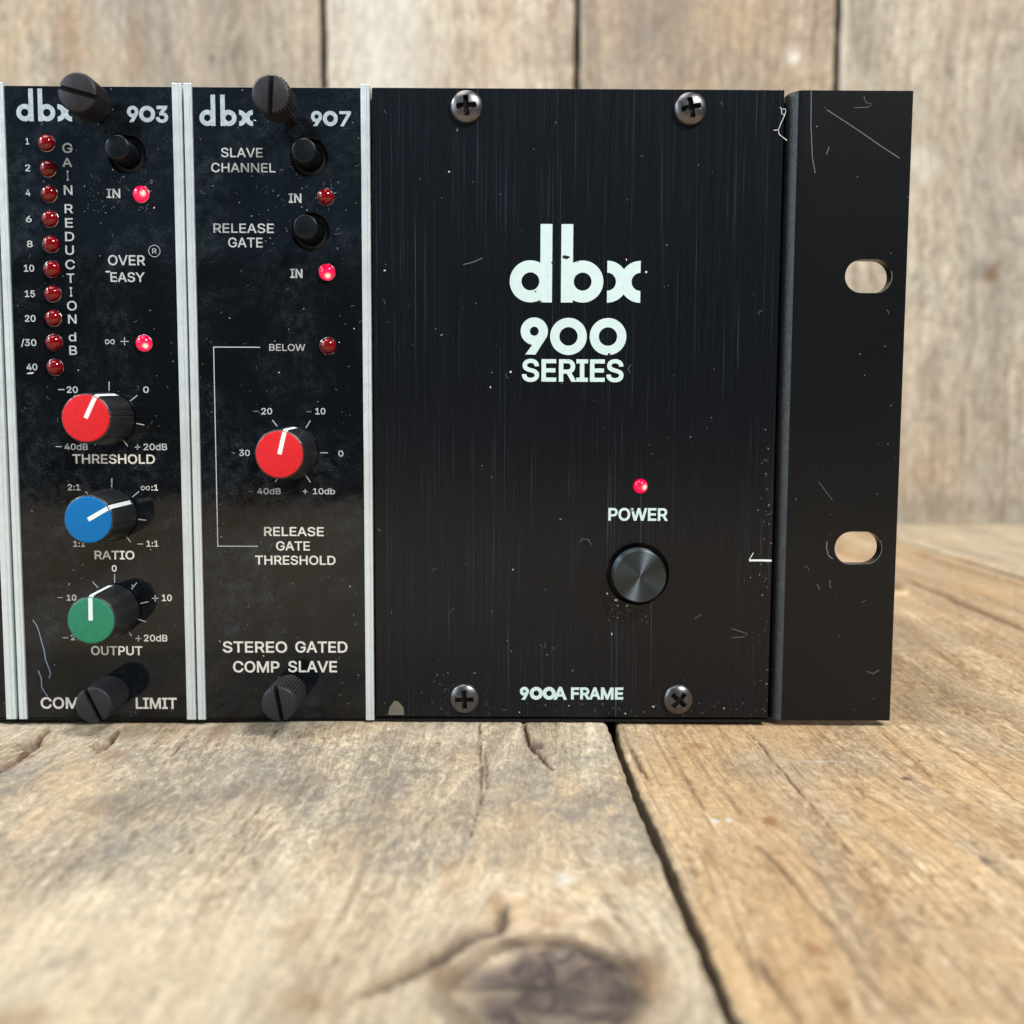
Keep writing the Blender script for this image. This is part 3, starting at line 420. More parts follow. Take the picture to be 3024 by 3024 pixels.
# ------------------------------------------------------------------ parts of the equipment
def led(parent, x, z, lit, r=1.63, sink=0.0, label=None):
    og = (x, sink, z); mb = MB()
    mb.lathe([(r, -1.5), (r, 0.25)]+[(r*math.cos(t), 0.25+r*0.80*math.sin(t)) for t in np.linspace(0.12, 1.45, 9)], x, z, sink, 32)
    o = mb.out('led', 'lit' if lit else 'unlit', parent, origin=og, smooth=True, label=label)
    if sink == 0.0:
        MB().lathe([(r+0.03, -0.2), (r+0.04, 0.10), (r+0.09, 0.15), (r+0.16, 0.08), (r+0.18, -0.2)], x, z, 0, 32, cap=False).out('led_rim', 'rim', o, origin=og, smooth=True)
    o.rotation_euler = (R(random.uniform(-7, 7)), R(random.uniform(-40, 40)), R(random.uniform(-7, 7)))
    if not lit: MB().lathe([(r*0.95, -1.0), (r*0.80, -0.75)], x, z, sink, 24).out('reflector', 'cup', o, origin=og)
    return o
def knob(parent, x, z, ang, cap, h=12.1, label=None, tilt=(0, 0)):
    """ang: pointer, degrees clockwise from straight up"""
    og = (x, -0.6, z); n = 168
    def rf(a):
        d = (math.degrees(a)-(90-ang)) % 51.43; d = min(d, 51.43-d)
        if d < 5.6: return 1.014
        if d < 7.0: return 0.978
        return 1.0
    mb = MB().lathe([(5.45, 0.7), (5.55, 0.95), (5.42, 2.2), (4.98, h-0.75), (4.90, h-0.45), (4.70, h-0.32)], x, z, 0, n, rf)
    k = mb.out('knob', 'knob', parent, origin=og, smooth=True, label=label, sharp=22)
    MB().lathe([(3.0, 0.0), (3.0, 0.75)], x, z, 0, 32).out('bushing', 'recess', k, origin=og)
    MB().lathe([(4.64, h-0.5), (4.66, h-0.12), (4.58, h-0.02), (4.42, h)], x, z, 0, 72).out('cap', cap, k, origin=og, smooth=True, sharp=50)
    a = R(90-ang); ux, uz = math.cos(a), math.sin(a); px, pz = -uz, ux; wd = 0.43
    m = MB(); v = []
    for t in (0.05, 4.60):
        for sgn in (-1, 1): v.append((x+ux*t+px*sgn*wd, -(h+0.03), z+uz*t+pz*sgn*wd))
    v += [(x+ux*4.60+px*s_*wd, -(h-0.45), z+uz*4.60+pz*s_*wd) for s_ in (-1, 1)]
    m.add(v, [(0, 1, 3, 2), (2, 3, 5, 4)])
    v = []
    for t, hh in ((4.75, h-0.30), (5.02, h-0.50), (5.16, h-1.6), (5.55, 1.2)):
        for sgn in (-1, 1): v.append((x+ux*t+px*sgn*wd, -hh, z+uz*t+pz*sgn*wd))
    m.add(v, [(0, 1, 3, 2), (2, 3, 5, 4), (4, 5, 7, 6)])
    m.out('pointer_line', 'pointer', k, origin=og)
    return k
def thumb_screw(parent, x, z, h0, h1, r, slot, ridges, label=None, tilt=(0.0, 0.0)):
    og = (x, -h0, z); n = ridges*4; c1 = h1-1.15
    dep = 0.085 if ridges < 40 else 0.055
    rf = lambda a: 1.0-dep*(0.5+0.5*math.cos(a*ridges))**2
    mb = MB().lathe([(r*0.90, h0), (r*0.99, h0+0.35), (r, h0+0.8), (r, c1)], x, z, 0, n, rf)
    s = R(slot); hw = 0.48
    for sgn in (1, -1):
        pts = []
        a0 = math.asin(hw/r)
        for a in np.linspace(a0, math.pi-a0, n//2):
            pts.append((r*math.cos(a), sgn*r*math.sin(a)))
        loops = []
        for k, (hh, sc) in enumerate(((c1, 1.0), (h1-0.42, 1.0), (h1-0.10, 0.955), (h1, 0.90))):
            L = []
            for (u, v_) in pts:
                a = math.atan2(v_, u)+s; q = rf(a) if k < 2 else 1.0-dep*0.6
                uu, vv = u*sc*q, v_*sc*q
                if abs(vv) < hw: vv = hw*sgn
                L.append((x+uu*math.cos(s)-vv*math.sin(s), -hh, z+uu*math.sin(s)+vv*math.cos(s)))
            loops.append(L)
        m = len(pts); v = [p for L in loops for p in L]; f = []
        for i in range(3):
            for k in range(m):
                a, b = i*m+k, i*m+(k+1) % m; f.append((a, b, b+m, a+m) if sgn > 0 else (b, a, a+m, b+m))
        top = tuple(3*m+k for k in range(m)); f.append(top if sgn > 0 else top[::-1])
        mb.add(v, f)
    cs, sn = math.cos(s), math.sin(s)
    mb.add([(x+u*cs-w_*sn, -(c1+0.02), z+u*sn+w_*cs) for u, w_ in ((-r*.985, -hw), (r*.985, -hw), (r*.985, hw), (-r*.985, hw))], [(0, 1, 2, 3)]); nslot = len(mb.f)-1  # slot floor, coloured near-black as painted shade
    V = np.array(mb.v); t = -(V[:, 1])            # lean of the loose screw: shifts with height
    V[:, 0] += t*tilt[0]; V[:, 2] += t*tilt[1]
    o = mk('thumb_screw', V, mb.f, 'screw', parent, origin=og, smooth=True, label=label, sharp=28)
    o.data.materials.append(MT['recess']); o.data.polygons[nslot].material_index = 1
    sm = MB().lathe([(1.45, -0.5), (1.45, h0+0.3)], x, z, 0, 24); V = np.array(sm.v); t = -V[:, 1]; V[:, 0] += t*tilt[0]; V[:, 2] += t*tilt[1]
    mk('shaft', V, sm.f, 'recess', o, origin=og, smooth=True)
    return o
def push_button(parent, x, z, h=5.3, r=2.42, label=None):
    og = (x, 0, z)
    o = MB().lathe([(r, -2.5), (r, h-0.25), (r-0.07, h-0.08), (r-0.25, h)], x, z, 0, 48).out('push_button', 'button', parent, origin=og, smooth=True, label=label, sharp=50)
    MB().lathe([(3.95, 2.9), (3.95, -2.9)][::-1] and [(3.80, -3.0), (3.80, -1.2), (3.55, -1.0), (2.75, -1.0), (2.65, -2.6)], x, z, 0, 48, cap=False).out('collar', 'recess', o, origin=og, smooth=True, sharp=40)
    return o
def pan_screw(parent, x, z, r, rot, label=None):
    """domed head with a real cross-shaped recess"""
    og = (x, 0, z); n = 96; rad = [r, r*0.985, r*0.92, r*0.82, r*0.70, r*0.58, r*0.47, r*0.37, r*0.28, r*0.19, r*0.10]
    H = 1.75
    def hh(q, a):
        dome = H*math.sqrt(max(0, 1-(q*0.94)**2)); base = dome if q < 0.995 else 0.25
        a2 = a-R(rot); best = 9
        for k in range(4):
            b = a2-k*math.pi/2; u = q*math.cos(b); v_ = abs(q*math.sin(b))
            if u > 0 or q < 0.16: best = min(best, max((v_-0.115)/0.035, (u-0.55)/0.05))
        if best < 1: base -= 1.15*min(1, max(0, 1-best))*(1 if q < 0.62 else 0)
        return base
    v = []; f = []
    rr = list(np.linspace(1.0, 0.64, 8))+list(np.linspace(0.62, 0.04, 24))
    for q in rr:
        for k in range(n):
            a = 2*math.pi*k/n; v.append((x+r*q*math.cos(a), -hh(q, a), z+r*q*math.sin(a)))
    m = len(rr)
    for i in range(m-1):
        for k in range(n): a, b = i*n+k, i*n+(k+1) % n; f.append((a, b, b+n, a+n))
    f.append(tuple((m-1)*n+k for k in range(n)))
    nb = len(v)
    for k in range(n): a = 2*math.pi*k/n; v.append((x+r*math.cos(a), 0.0, z+r*math.sin(a)))
    for k in range(n): a, b = nb+k, nb+(k+1) % n; f.append((a, b, (k+1) % n, k))
    o = mk('screw', v, f, 'pan', parent, origin=og, smooth=True, label=label, sharp=40)
    d = MB()
    for k in (0, 1):
        b = R(rot)+k*math.pi/2; c, s = math.cos(b), math.sin(b); L, wd_ = r*0.50, r*0.10
        y = -(H-1.08) - 0.004*k
        q = [(-L, -wd_), (L, -wd_), (L, wd_), (-L, wd_)]
        d.add([(x+u*c-w_*s, y, z+u*s+w_*c) for u, w_ in q], [(0, 1, 2, 3)])
    d.out('cross_shade', 'recess', o, origin=og)  # dark quads on the recess floor paint the shade inside the cross
    return o
def dust(parent, x0, x1, z0, z1, n_spec, n_fib, seed, y=-0.06, avoid=()):
    rn = random.Random(seed); mb = MB(); mf = MB()
    def ok(x, z): return all(math.hypot(x-a, z-b) > c for a, b, c in avoid)
    for _ in range(n_spec):
        x, z = rn.uniform(x0, x1), rn.uniform(z0, z1)
        if not ok(x, z): continue
        a = rn.uniform(0, 6.28); s = 0.035+0.13*rn.random()**5; e = 1+2*rn.random()**2; p = []
        for k in range(6):
            t = 2*math.pi*k/6; u = s*e*math.cos(t)*rn.uniform(.7, 1.1); v = s*math.sin(t)*rn.uniform(.7, 1.1)
            p.append((x+u*math.cos(a)-v*math.sin(a), y, z+u*math.sin(a)+v*math.cos(a)))
        (mb if rn.random() < 0.22 else mf).add(p, [tuple(range(6))])
    L = []
    for _ in range(n_fib):
        x, z = rn.uniform(x0+.5, x1-.5), rn.uniform(z0+.5, z1-.5)
        if not ok(x, z): continue
        a = rn.uniform(0, 6.28); cur = rn.uniform(-.55, .55); st = rn.uniform(.08, .26); pts = []
        for k in range(rn.randint(4, 8)):
            x = min(max(x, x0+.1), x1-.1); z = min(max(z, z0+.1), z1-.1)
            pts.append((x, z)); x += st*math.cos(a); z += st*math.sin(a); a += cur
        L.append(pts)
    strokes(mf, L, 0.055, y-0.01)
    c = ((x0+x1)/2, y, (z0+z1)/2)
    for m_, mt in ((mb, 'dust'), (mf, 'lint')):
        if m_.v:
            o = m_.out('dust_specks', mt, parent, origin=c); o['kind'] = 'stuff'
def tick(mb, r, *pts, wd=0.20): strokes(mb, [[Q(r, *p) for p in pts]], wd)

Z0, Z1 = 0.55, 133.0          # extrusion ends
PZ0, PZ1 = 0.85, 132.45        # face plates
def strip(parent, x0, x1, y0=-0.55, label=None):
    w_ = x1-x0; mb = MB(); g0 = x0+w_*0.60; g1 = x0+w_*0.68
    mb.box(x0, g0, y0, 9.0, Z0, Z1, 0.10); mb.box(g0, g1, y0+0.22, 9.0, Z0, Z1-0.02); mb.box(g1, x1, y0+0.04, 9.0, Z0, Z1, 0.10)
    return mb.out('edge_strip', 'alu', parent, origin=((x0+x1)/2, 0, 66), label=label)

# ================================================================== SETTING
def vnoise(x, y, seed, octaves=3):
    r_ = np.random.default_rng(seed); tab = r_.random((257, 257)); out = 0; amp = 1; tot = 0
    for o in range(octaves):
        xi = np.floor(x).astype(int); yi = np.floor(y).astype(int); fx = x-xi; fy = y-yi; fx = fx*fx*(3-2*fx); fy = fy*fy*(3-2*fy)
        g_ = lambda a, b: tab[(a+37*o) % 256, (b+91*o) % 256]
        v = (g_(xi, yi)*(1-fx)+g_(xi+1, yi)*fx)*(1-fy)+(g_(xi, yi+1)*(1-fx)+g_(xi+1, yi+1)*fx)*fy
        out = out+amp*v; tot += amp; amp *= 0.5; x = x*2.03+11; y = y*2.03+5
    return out/tot-0.5
def poly_dist(X, Y, L, ys=1.0):
    """distance to polyline, and parameter along it; ys squeezes the y axis"""
    best = np.full(X.shape, 1e9); par = np.zeros(X.shape); n = len(L)-1
    for i in range(n):
        ax, ay = L[i]; bx, by = L[i+1]; ay *= ys; by *= ys; dx, dy = bx-ax, by-ay; q = max(1e-9, dx*dx+dy*dy)
        t = np.clip(((X-ax)*dx+(Y*ys-ay)*dy)/q, 0, 1); d = np.hypot(X-ax-t*dx, Y*ys-ay-t*dy)
        m = d < best; best = np.where(m, d, best); par = np.where(m, (i+t)/n, par)
    return best, par
def sm(a, b, x): t = np.clip((x-a)/(b-a), 0, 1); return t*t*(3-2*t)
def plank(parent, xl, xr, ys, nx, mat, seed, weather=None, thick=28.0, z_off=0.0, cracks=(), pits=(), knots=(), stains=(), warp=None, name='plank', up='z', y_at=0.0, amp=0.10, rnd=1.3, label=None):
    """xl / xr: functions of y giving the two long edges (mm). Surface normal +z (table) or -y (wall: y -> z, z -> -y)."""
    ys = np.asarray(ys, float); inner = np.linspace(0, 1, nx) if np.isscalar(nx) else np.asarray(nx)
    edge = [(0.0, -thick), (0.0, -rnd*0.95), (0.18, -rnd*0.45), (0.5, -rnd*0.13), (1.0, 0.0)]
    A = xl(ys)[:, None]; B = xr(ys)[:, None]
    A = A+vnoise(ys*0.35, ys*0+seed, seed+5, 3)[:, None]*0.55*rnd; B = B+vnoise(ys*0.35, ys*0+seed*2, seed+6, 3)[:, None]*0.55*rnd
    cols = []; dz = []
    for t, d in edge: cols.append(A+t*rnd); dz.append(d)
    for u in inner[1:-1]: cols.append(A+rnd+(B-A-2*rnd)*u); dz.append(0.0)
    for t, d in edge[::-1]: cols.append(B-t*rnd); dz.append(d)
    X = np.hstack([c*np.ones((len(ys), 1)) for c in cols]); Y = ys[:, None]*np.ones((1, X.shape[1])); D = np.array(dz)[None, :]*np.ones(X.shape)
    Z = D+z_off+amp*(vnoise(X*0.05, Y*0.02, seed, 3)*4.0+vnoise(X*0.5, Y*0.06, seed+1, 3)*1.2+vnoise(X*0.8, Y*0.5, seed+2, 3)*0.5)*np.where(D > -rnd*0.5, 1, 0.15)
    if warp is not None: Z = Z+warp(X, Y)
    GX, GY = X.copy(), Y.copy()
    wob = vnoise(X*0.01, Y*0.012, seed+9, 2)*14.0; GX = GX+wob
    mk_ = np.zeros(X.shape+(4,)); mk_[..., 3] = 1; mk2 = np.zeros(X.shape+(4,)); mk2[..., 3] = 1
    if weather is not None: mk2[..., 1] = weather(X, Y); mk2[..., 2] = 0.50*sm(-68, -95, Y+26*vnoise(X*0.06, Y*0.06, 74, 4))*(1-sm(-32, 0, X+16*vnoise(X*0.1, Y*0.1, 75, 3))*0.7)
    for (kx, ky, kr, dark, asp) in knots:
        ddx, ddy = X-kx, (Y-ky)*asp; rr = np.hypot(ddx, ddy)+1e-6
        irr0 = 1+0.5*vnoise(X*1.3/kr, Y*1.3/kr, seed+30, 3); wgt = sm(1.25*kr, 0.95*kr, rr*irr0); push = np.sign(ddx)*kr*1.1*np.exp(-(rr/(kr*2.2))**2)
        GX = GX+push*(1-np.exp(-(np.abs(ddx)/(kr*0.5))**2))*-1.0
        GX = GX+0.35*wgt*(rr*irr0); GY = GY*(1-wgt)+np.arctan2(ddy, ddx)*kr*0.35*wgt
        irr = 1+0.9*vnoise(X*1.5/kr, Y*1.5/kr, seed+31, 4)
        mk_[..., 1] = np.maximum(mk_[..., 1], dark*sm(1.30*kr, 0.75*kr, rr*irr)*(1.05+1.1*vnoise(X*2.0/kr, Y*5/kr, seed+40, 4)))
        ring = np.exp(-((rr*irr-kr*1.15)/(0.32*kr))**2); mk_[..., 2] = np.maximum(mk_[..., 2], 0.22*dark*ring)
    mk_[..., 0] = np.maximum(mk_[..., 0], (0.92 if up == 'z' else 0.75)*sm(-rnd*0.5, -rnd*1.1, D))  # long plank sides darkened in colour down into the gaps
    for (L, w0, dep, str_) in cracks:
        jx = vnoise(X*1.3, Y*0.9, seed+77, 3)*min(1.2, w0*0.9); d, t = poly_dist(X+jx, Y, L)
        ww = w0*(0.35+0.65*np.sin(np.pi*np.clip(t*0.92+0.06, 0, 1))); f = sm(1.0, 0.15, d/ww)
        Z = Z-dep*f*(D > -rnd*0.6); mk_[..., 0] = np.maximum(mk_[..., 0], str_*sm(0.95, 0.25, d/ww)); mk_[..., 2] = np.maximum(mk_[..., 2], 0.35*str_*sm(2.2, 0.8, d/ww))
    for (px_, py_, rx, ry, dep, str_) in pits:
        q = np.hypot((X-px_)/rx, (Y-py_)/ry)*(1+0.9*vnoise(X*1.2, Y*0.8, seed+55, 3)); f = sm(1.0, 0.5, q)
        Z = Z-dep*f*(1+0.6*vnoise(X*3, Y*1.2, seed+56, 2)); mk_[..., 1] = np.maximum(mk_[..., 1], str_*f)
    for (px_, py_, rx, ry, kind, str_) in stains:
        q = np.hypot((X-px_)/rx, (Y-py_)/ry)*(1+1.1*vnoise(X*2.2/rx, Y*2.2/ry, seed+66, 3)); f = str_*sm(1.15, 0.35, q)
        if kind == 'w': mk2[..., 0] = np.maximum(mk2[..., 0], f)
        else: k_ = {'c': 0, 'd': 1, 't': 2}[kind]; mk_[..., k_] = np.maximum(mk_[..., k_], f)
    ny, nx_ = X.shape
    V = np.stack([X, Y, Z], -1) if up == 'z' else np.stack([X, y_at-Z, Y], -1)
    V = V.reshape(-1, 3)
    I = np.arange(ny*nx_).reshape(ny, nx_); a, b, c, d_ = I[:-1, :-1].ravel(), I[:-1, 1:].ravel(), I[1:, 1:].ravel(), I[1:, :-1].ravel()
    Fc = np.stack([a, b, c, d_], -1)
    if up != 'z': pass
    og = V.mean(0); me = bpy.data.meshes.new(name)
    nf = len(Fc); e0 = [I[0, k] for k in range(nx_)]; e1 = [I[-1, k] for k in range(nx_)]
    faces = Fc.tolist()+[tuple(int(q) for q in e0[::-1]), tuple(int(q) for q in e1)]
    me.from_pydata(((V-og)*MM).tolist(), [], faces); me.materials.append(MT[mat])
    at = me.attributes.new('grain', 'FLOAT_VECTOR', 'POINT'); at.data.foreach_set('vector', np.stack([GX, GY, Z*1.0], -1).reshape(-1))
    for nm, arr in (('mark', mk_), ('mark2', mk2)):
        at = me.attributes.new(nm, 'FLOAT_COLOR', 'POINT'); at.data.foreach_set('color', np.clip(arr, 0, 1).reshape(-1))
    for p in me.polygons: p.use_smooth = True
    me.set_sharp_from_angle(angle=R(60)); me.update()
    o = bpy.data.objects.new(name, me); COL.objects.link(o); o.parent = parent; o.location = (Vector(og)-world_loc(parent)/MM)*MM
    if label: o['label'] = label
    return o

TABLE = thing('wooden_table', 'worn wooden table top of thick planks under the rack equipment', 'table', (0, -80, -28))
WALL = bpy.data.objects.new('wooden_wall', None); COL.objects.link(WALL); WALL.location = (0, 0.452, 0.0); WALL.empty_display_size = 0.01; WALL['kind'] = 'structure'
def tp(*pts, z=0.0): return [T(a, b, z) for a, b in pts]
def rg(ox, oy, s, *pts, z=0.0): return [T(ox+a*s, oy+b*s, z) for a, b in pts]
WALL_Y = 448.0
seamL = sorted([(q[1], q[0]) for q in tp((1793, 2133), (1807, 2170), (1834, 2240), (1871, 2348), (1933, 2485), (2018, 2696), (2090, 2860), (2160, 3020))])
seamR = sorted([(q[1], q[0]) for q in tp((1822, 2140), (1832, 2190), (1857, 2257), (1890, 2336), (1950, 2464), (2047, 2688), (2122, 2860), (2192, 3020), z=-0.6)])
def seam_fn(S, far_x, near_x):
    yy = [-620.0]+[a for a, b in S]+[460.0]; xx = [near_x]+[b for a, b in S]+[far_x]
    return lambda y: np.interp(y, yy, xx)
SL = seam_fn(seamL, 21.0, 19.5); SR = seam_fn(seamR, 23.0, 21.5)
ys_f = np.concatenate([np.linspace(-620, -130, 22)[:-1], np.linspace(-130, -60, 60)[:-1], np.linspace(-60, 4, 150)[:-1], np.linspace(4, WALL_Y-2, 80)])
def const(v): return lambda y: np.full(np.shape(y), float(v))
ux = np.concatenate([np.linspace(0, 0.38, 25)[:-1], np.linspace(0.38, 1, 250)])
Z5 = (0, 2000, 700/1932); Z6 = (1300, 2050, 800/1932); Z56 = (1000, 2100, 1000/1932); Z7 = (2000, 2000, 1024/1932); Z50 = (0, 2100, 1000/1932)
cr_l = [(rg(*Z5, (410, 385), (320, 470), (290, 530), (130, 650), (0, 730), (-120, 800)), 1.0, 1.5, 1.0),
        (rg(*Z5, (985, 390), (930, 460), (850, 550), (780, 590)), 0.75, 1.3, 1.0),
        (rg(*Z5, (1590, 385), (1530, 440), (1450, 560), (1330, 690)), 0.30, 0.5, 0.75),
        (rg(*Z50, (1600, 80), (1550, 150), (1510, 200)), 0.32, 0.5, 0.9),
        (rg(*Z6, (282, 190), (290, 420), (300, 600), (295, 740), (250, 900), (220, 1020)), 0.34, 0.4, 0.75),
        (rg(*Z6, (318, 380), (335, 520), (330, 660), (305, 760)), 0.28, 0.25, 0.55),
        (rg(*Z6, (596, 195), (620, 280), (650, 370), (720, 440), (800, 540)), 0.72, 1.5, 1.0),
        (rg(*Z56, (950, 1100), (925, 1230), (740, 1280), (560, 1400), (370, 1500), (130, 1610)), 1.9, 1.2, 0.80),
        (rg(*Z50, (1515, 470), (1470, 570), (1400, 640), (1340, 740)), 0.35, 0.3, 0.6),
        (rg(*Z50, (640, 880), (575, 975)), 0.5, 0.4, 0.6)]
pit_l = [(*rg(*Z5, (230, 520))[0], 2.4, 4.2, 1.1, 0.62), (*rg(*Z5, (830, 520))[0], 2.0, 4.2, 1.0, 0.5), (*rg(*Z6, (690, 345))[0], 2.0, 4.2, 1.1, 0.85),
         (*rg(*Z50, (1090, 790))[0], 0.5, 1.2, 0.5, 0.8), (*rg(*Z6, (1062, 725))[0], 0.6, 1.2, 0.2, 0.8)]
st_l = [(*rg(*Z56, (1750, 1500))[0], 3, 6, 't', 0.55), (*rg(*Z56, (1150, 1330))[0], 7, 1.6, 't', 0.55), (*rg(*Z56, (600, 1500))[0], 3, 5, 't', 0.5), (*rg(*Z56, (1500, 1250))[0], 2.5, 4, 't', 0.35), (*rg(*Z56, (1650, 1450))[0], 4, 4, 'd', 0.4), (*rg(*Z5, (930, 600))[0], 3, 5, 't', 0.40), (*rg(*Z5, (1780, 430))[0], 3.5, 7, 't', 0.40), (*rg(*Z50, (100, 1740))[0], 4, 3, 't', 0.5), (*rg(*Z50, (1750, 1650))[0], 5, 3, 't', 0.4), (*rg(*Z50, (450, 1400))[0], 1.4, 1.6, 'd', 0.35),
        (*rg(*Z50, (1450, 480))[0], 9, 9, 'd', 0.30), (*rg(*Z50, (1700, 420))[0], 6, 9, 'd', 0.30), (*rg(*Z50, (700, 530))[0], 9, 7, 'd', 0.28),
        (*rg(*Z50, (500, 850))[0], 6, 4, 'd', 0.32), (*rg(*Z50, (320, 1430))[0], 1.6, 2, 'd', 0.4), (*rg(*Z50, (1700, 1250))[0], 2.5, 6, 't', 0.35),
        (*rg(*Z56, (620, 900))[0], 1.5, 5, 't', 0.35), (*rg(*Z56, (900, 1080))[0], 1.6, 4, 't', 0.5), (*rg(*Z56, (1650, 960))[0], 1.5, 4, 't', 0.45),
        (*rg(*Z56, (1200, 1200))[0], 3, 3, 't', 0.4), (*rg(*Z56, (1290, 960))[0], 1.6, 2, 'w', 0.55), (*rg(*Z56, (510, 340))[0], 4, 1.8, 'd', 0.40),
        (*rg(*Z56, (1000, 700))[0], 4, 16, 'd', 0.16), (*rg(*Z56, (620, 620))[0], 5, 8, 'd', 0.25), (*rg(*Z6, (1060, 760))[0], 5, 5, 'd', 0.22), (*rg(*Z6, (1450, 1110))[0], 0.9, 1.3, 'd', 0.5)]
kx, ky = rg(*Z56, (1200, 1575))[0]
plank(TABLE, const(-176), SL, ys_f, ux, 'wood_l', 3, weather=lambda X, Y: 0.70*sm(-80, -58, Y+30*vnoise(X*0.07, Y*0.07, 71, 4))*(1-0.75*sm(-26, -10, Y+14*vnoise(X*0.06, Y*0.09, 73, 3)))*np.clip(0.55+2.2*vnoise(X*0.09, Y*0.06, 72, 4), 0, 1), cracks=cr_l, pits=pit_l, stains=st_l, knots=[(kx+0.3, ky-0.6, 9.8, 0.95, 1.0), (-62, -300, 11, 0.5, 0.7)],
      warp=lambda X, Y: -0.75*sm(-35, -85, X)-0.05, label='grey-beige plank with dark knot and cracks')
cr_r = [(rg(*Z7, (390, 300), (470, 380), (520, 450), (620, 560), (690, 650), (760, 730), (900, 890), (1000, 1030), z=-.6), 0.34, 0.35, 0.8),
        (rg(*Z7, (-20, 440), (100, 660), (160, 740), z=-.6), 0.5, 0.3, 0.55), (rg(*Z7, (240, 600), (330, 720), (390, 780), z=-.6), 0.55, 0.2, 0.4),
        (rg(*Z7, (440, 930), (560, 1040), (700, 1210), z=-.6), 0.7, 0.35, 0.62), (rg(*Z7, (700, 1210), (850, 1380), (1050, 1680), (1230, 1880), z=-.6), 0.7, 0.3, 0.45),
        (rg(*Z7, (1130, 300), (1300, 440), (1420, 560), z=-.6), 0.5, 0.3, 0.5), (rg(*Z7, (1380, 300), (1700, 520), (1890, 690), z=-.6), 0.45, 0.3, 0.45),
        (rg(*Z7, (430, 1550), (560, 1730), (690, 1930), z=-.6), 0.8, 0.4, 0.5), (rg(*Z6, (1370, 390), (1430, 520), (1510, 650), z=-.6), 0.55, 0.5, 0.75),
        (rg(*Z6, (1560, 240), (1680, 440), (1830, 720), z=-.6), 0.35, 0.2, 0.4),
        (tp((2660, 1700), (2855, 1786), (2940, 1820), (3100, 1892), z=-.6), 2.4, 2.2, 1.0), (tp((2850, 1620), (2900, 1645), (2960, 1670), (3060, 1715), z=-.6), 3.2, 2.0, 0.85), (rg(*Z7, (1000, 620), (1040, 650), z=-.6), 0.3, 0.3, 0.7)]
st_r = [(*rg(*Z7, (1275, 565), z=-.6)[0], 1.3, 1.1, 'd', 1.0), (*rg(*Z7, (1655, 920), z=-.6)[0], 0.6, 1.2, 'd', 0.7), (*rg(*Z7, (1715, 1020), z=-.6)[0], 0.9, 1.6, 'd', 0.75),
        (*rg(*Z7, (1800, 1080), z=-.6)[0], 0.6, 1.0, 'd', 0.6), (*rg(*Z7, (215, 800), z=-.6)[0], 0.8, 1.0, 'w', 0.9), (*rg(*Z7, (290, 795), z=-.6)[0], 0.7, 0.9, 'w', 0.8),
        (*rg(*Z7, (520, 800), z=-.6)[0], 1.6, 2.4, 't', 0.9), (*rg(*Z7, (580, 975), z=-.6)[0], 0.9, 1.4, 't', 0.75), (*rg(*Z7, (170, 1000), z=-.6)[0], 1.2, 4, 't', 0.6),
        (*rg(*Z7, (770, 1520), z=-.6)[0], 1.4, 2.4, 't', 0.7), (*rg(*Z7, (1350, 465), z=-.6)[0], 0.4, 0.7, 'd', 0.9), (*rg(*Z6, (1830, 370), z=-.6)[0], 2.2, 3, 't', 0.6),
        (*rg(*Z7, (800, 470), z=-.6)[0], 5, 0.8, 'w', 0.35), (*rg(*Z7, (90, 1080), z=-.6)[0], 0.9, 3, 'd', 0.45), (*rg(*Z7, (490, 1640), z=-.6)[0], 0.8, 2.5, 'd', 0.5),
        (*tp((2560, 1640), z=-.6)[0], 10, 18, 'd', 0.15)]
ux2 = np.concatenate([np.linspace(0, 0.50, 200)[:-1], np.linspace(0.50, 1, 40)])
plank(TABLE, SR, const(219), ys_f, ux2, 'wood_r', 12, z_off=-0.6, cracks=cr_r, stains=st_r, knots=[(150, 200, 9, 0.4, 0.5)], label='warm tan plank with long cracks')
ys_c = np.concatenate([np.linspace(-620, -60, 20)[:-1], np.linspace(-60, WALL_Y-2, 60)])
for i, (a, b, mt) in enumerate(((-370, -178.5, 'wood_r'), (-560, -372.5, 'wood_l'), (221.5, 408, 'wood_l'), (410.5, 600, 'wood_r'))):
    plank(TABLE, const(a), const(b), ys_c, 40, mt, 40+i*7, z_off=-0.2, warp=None)
mb = MB()
for yy in (-480, -60, 380): mb.box(-560, 600, yy, yy+60, -60, -28.6)
mb.out('cross_batten', 'wood_r', TABLE, origin=(0, 0, -45))

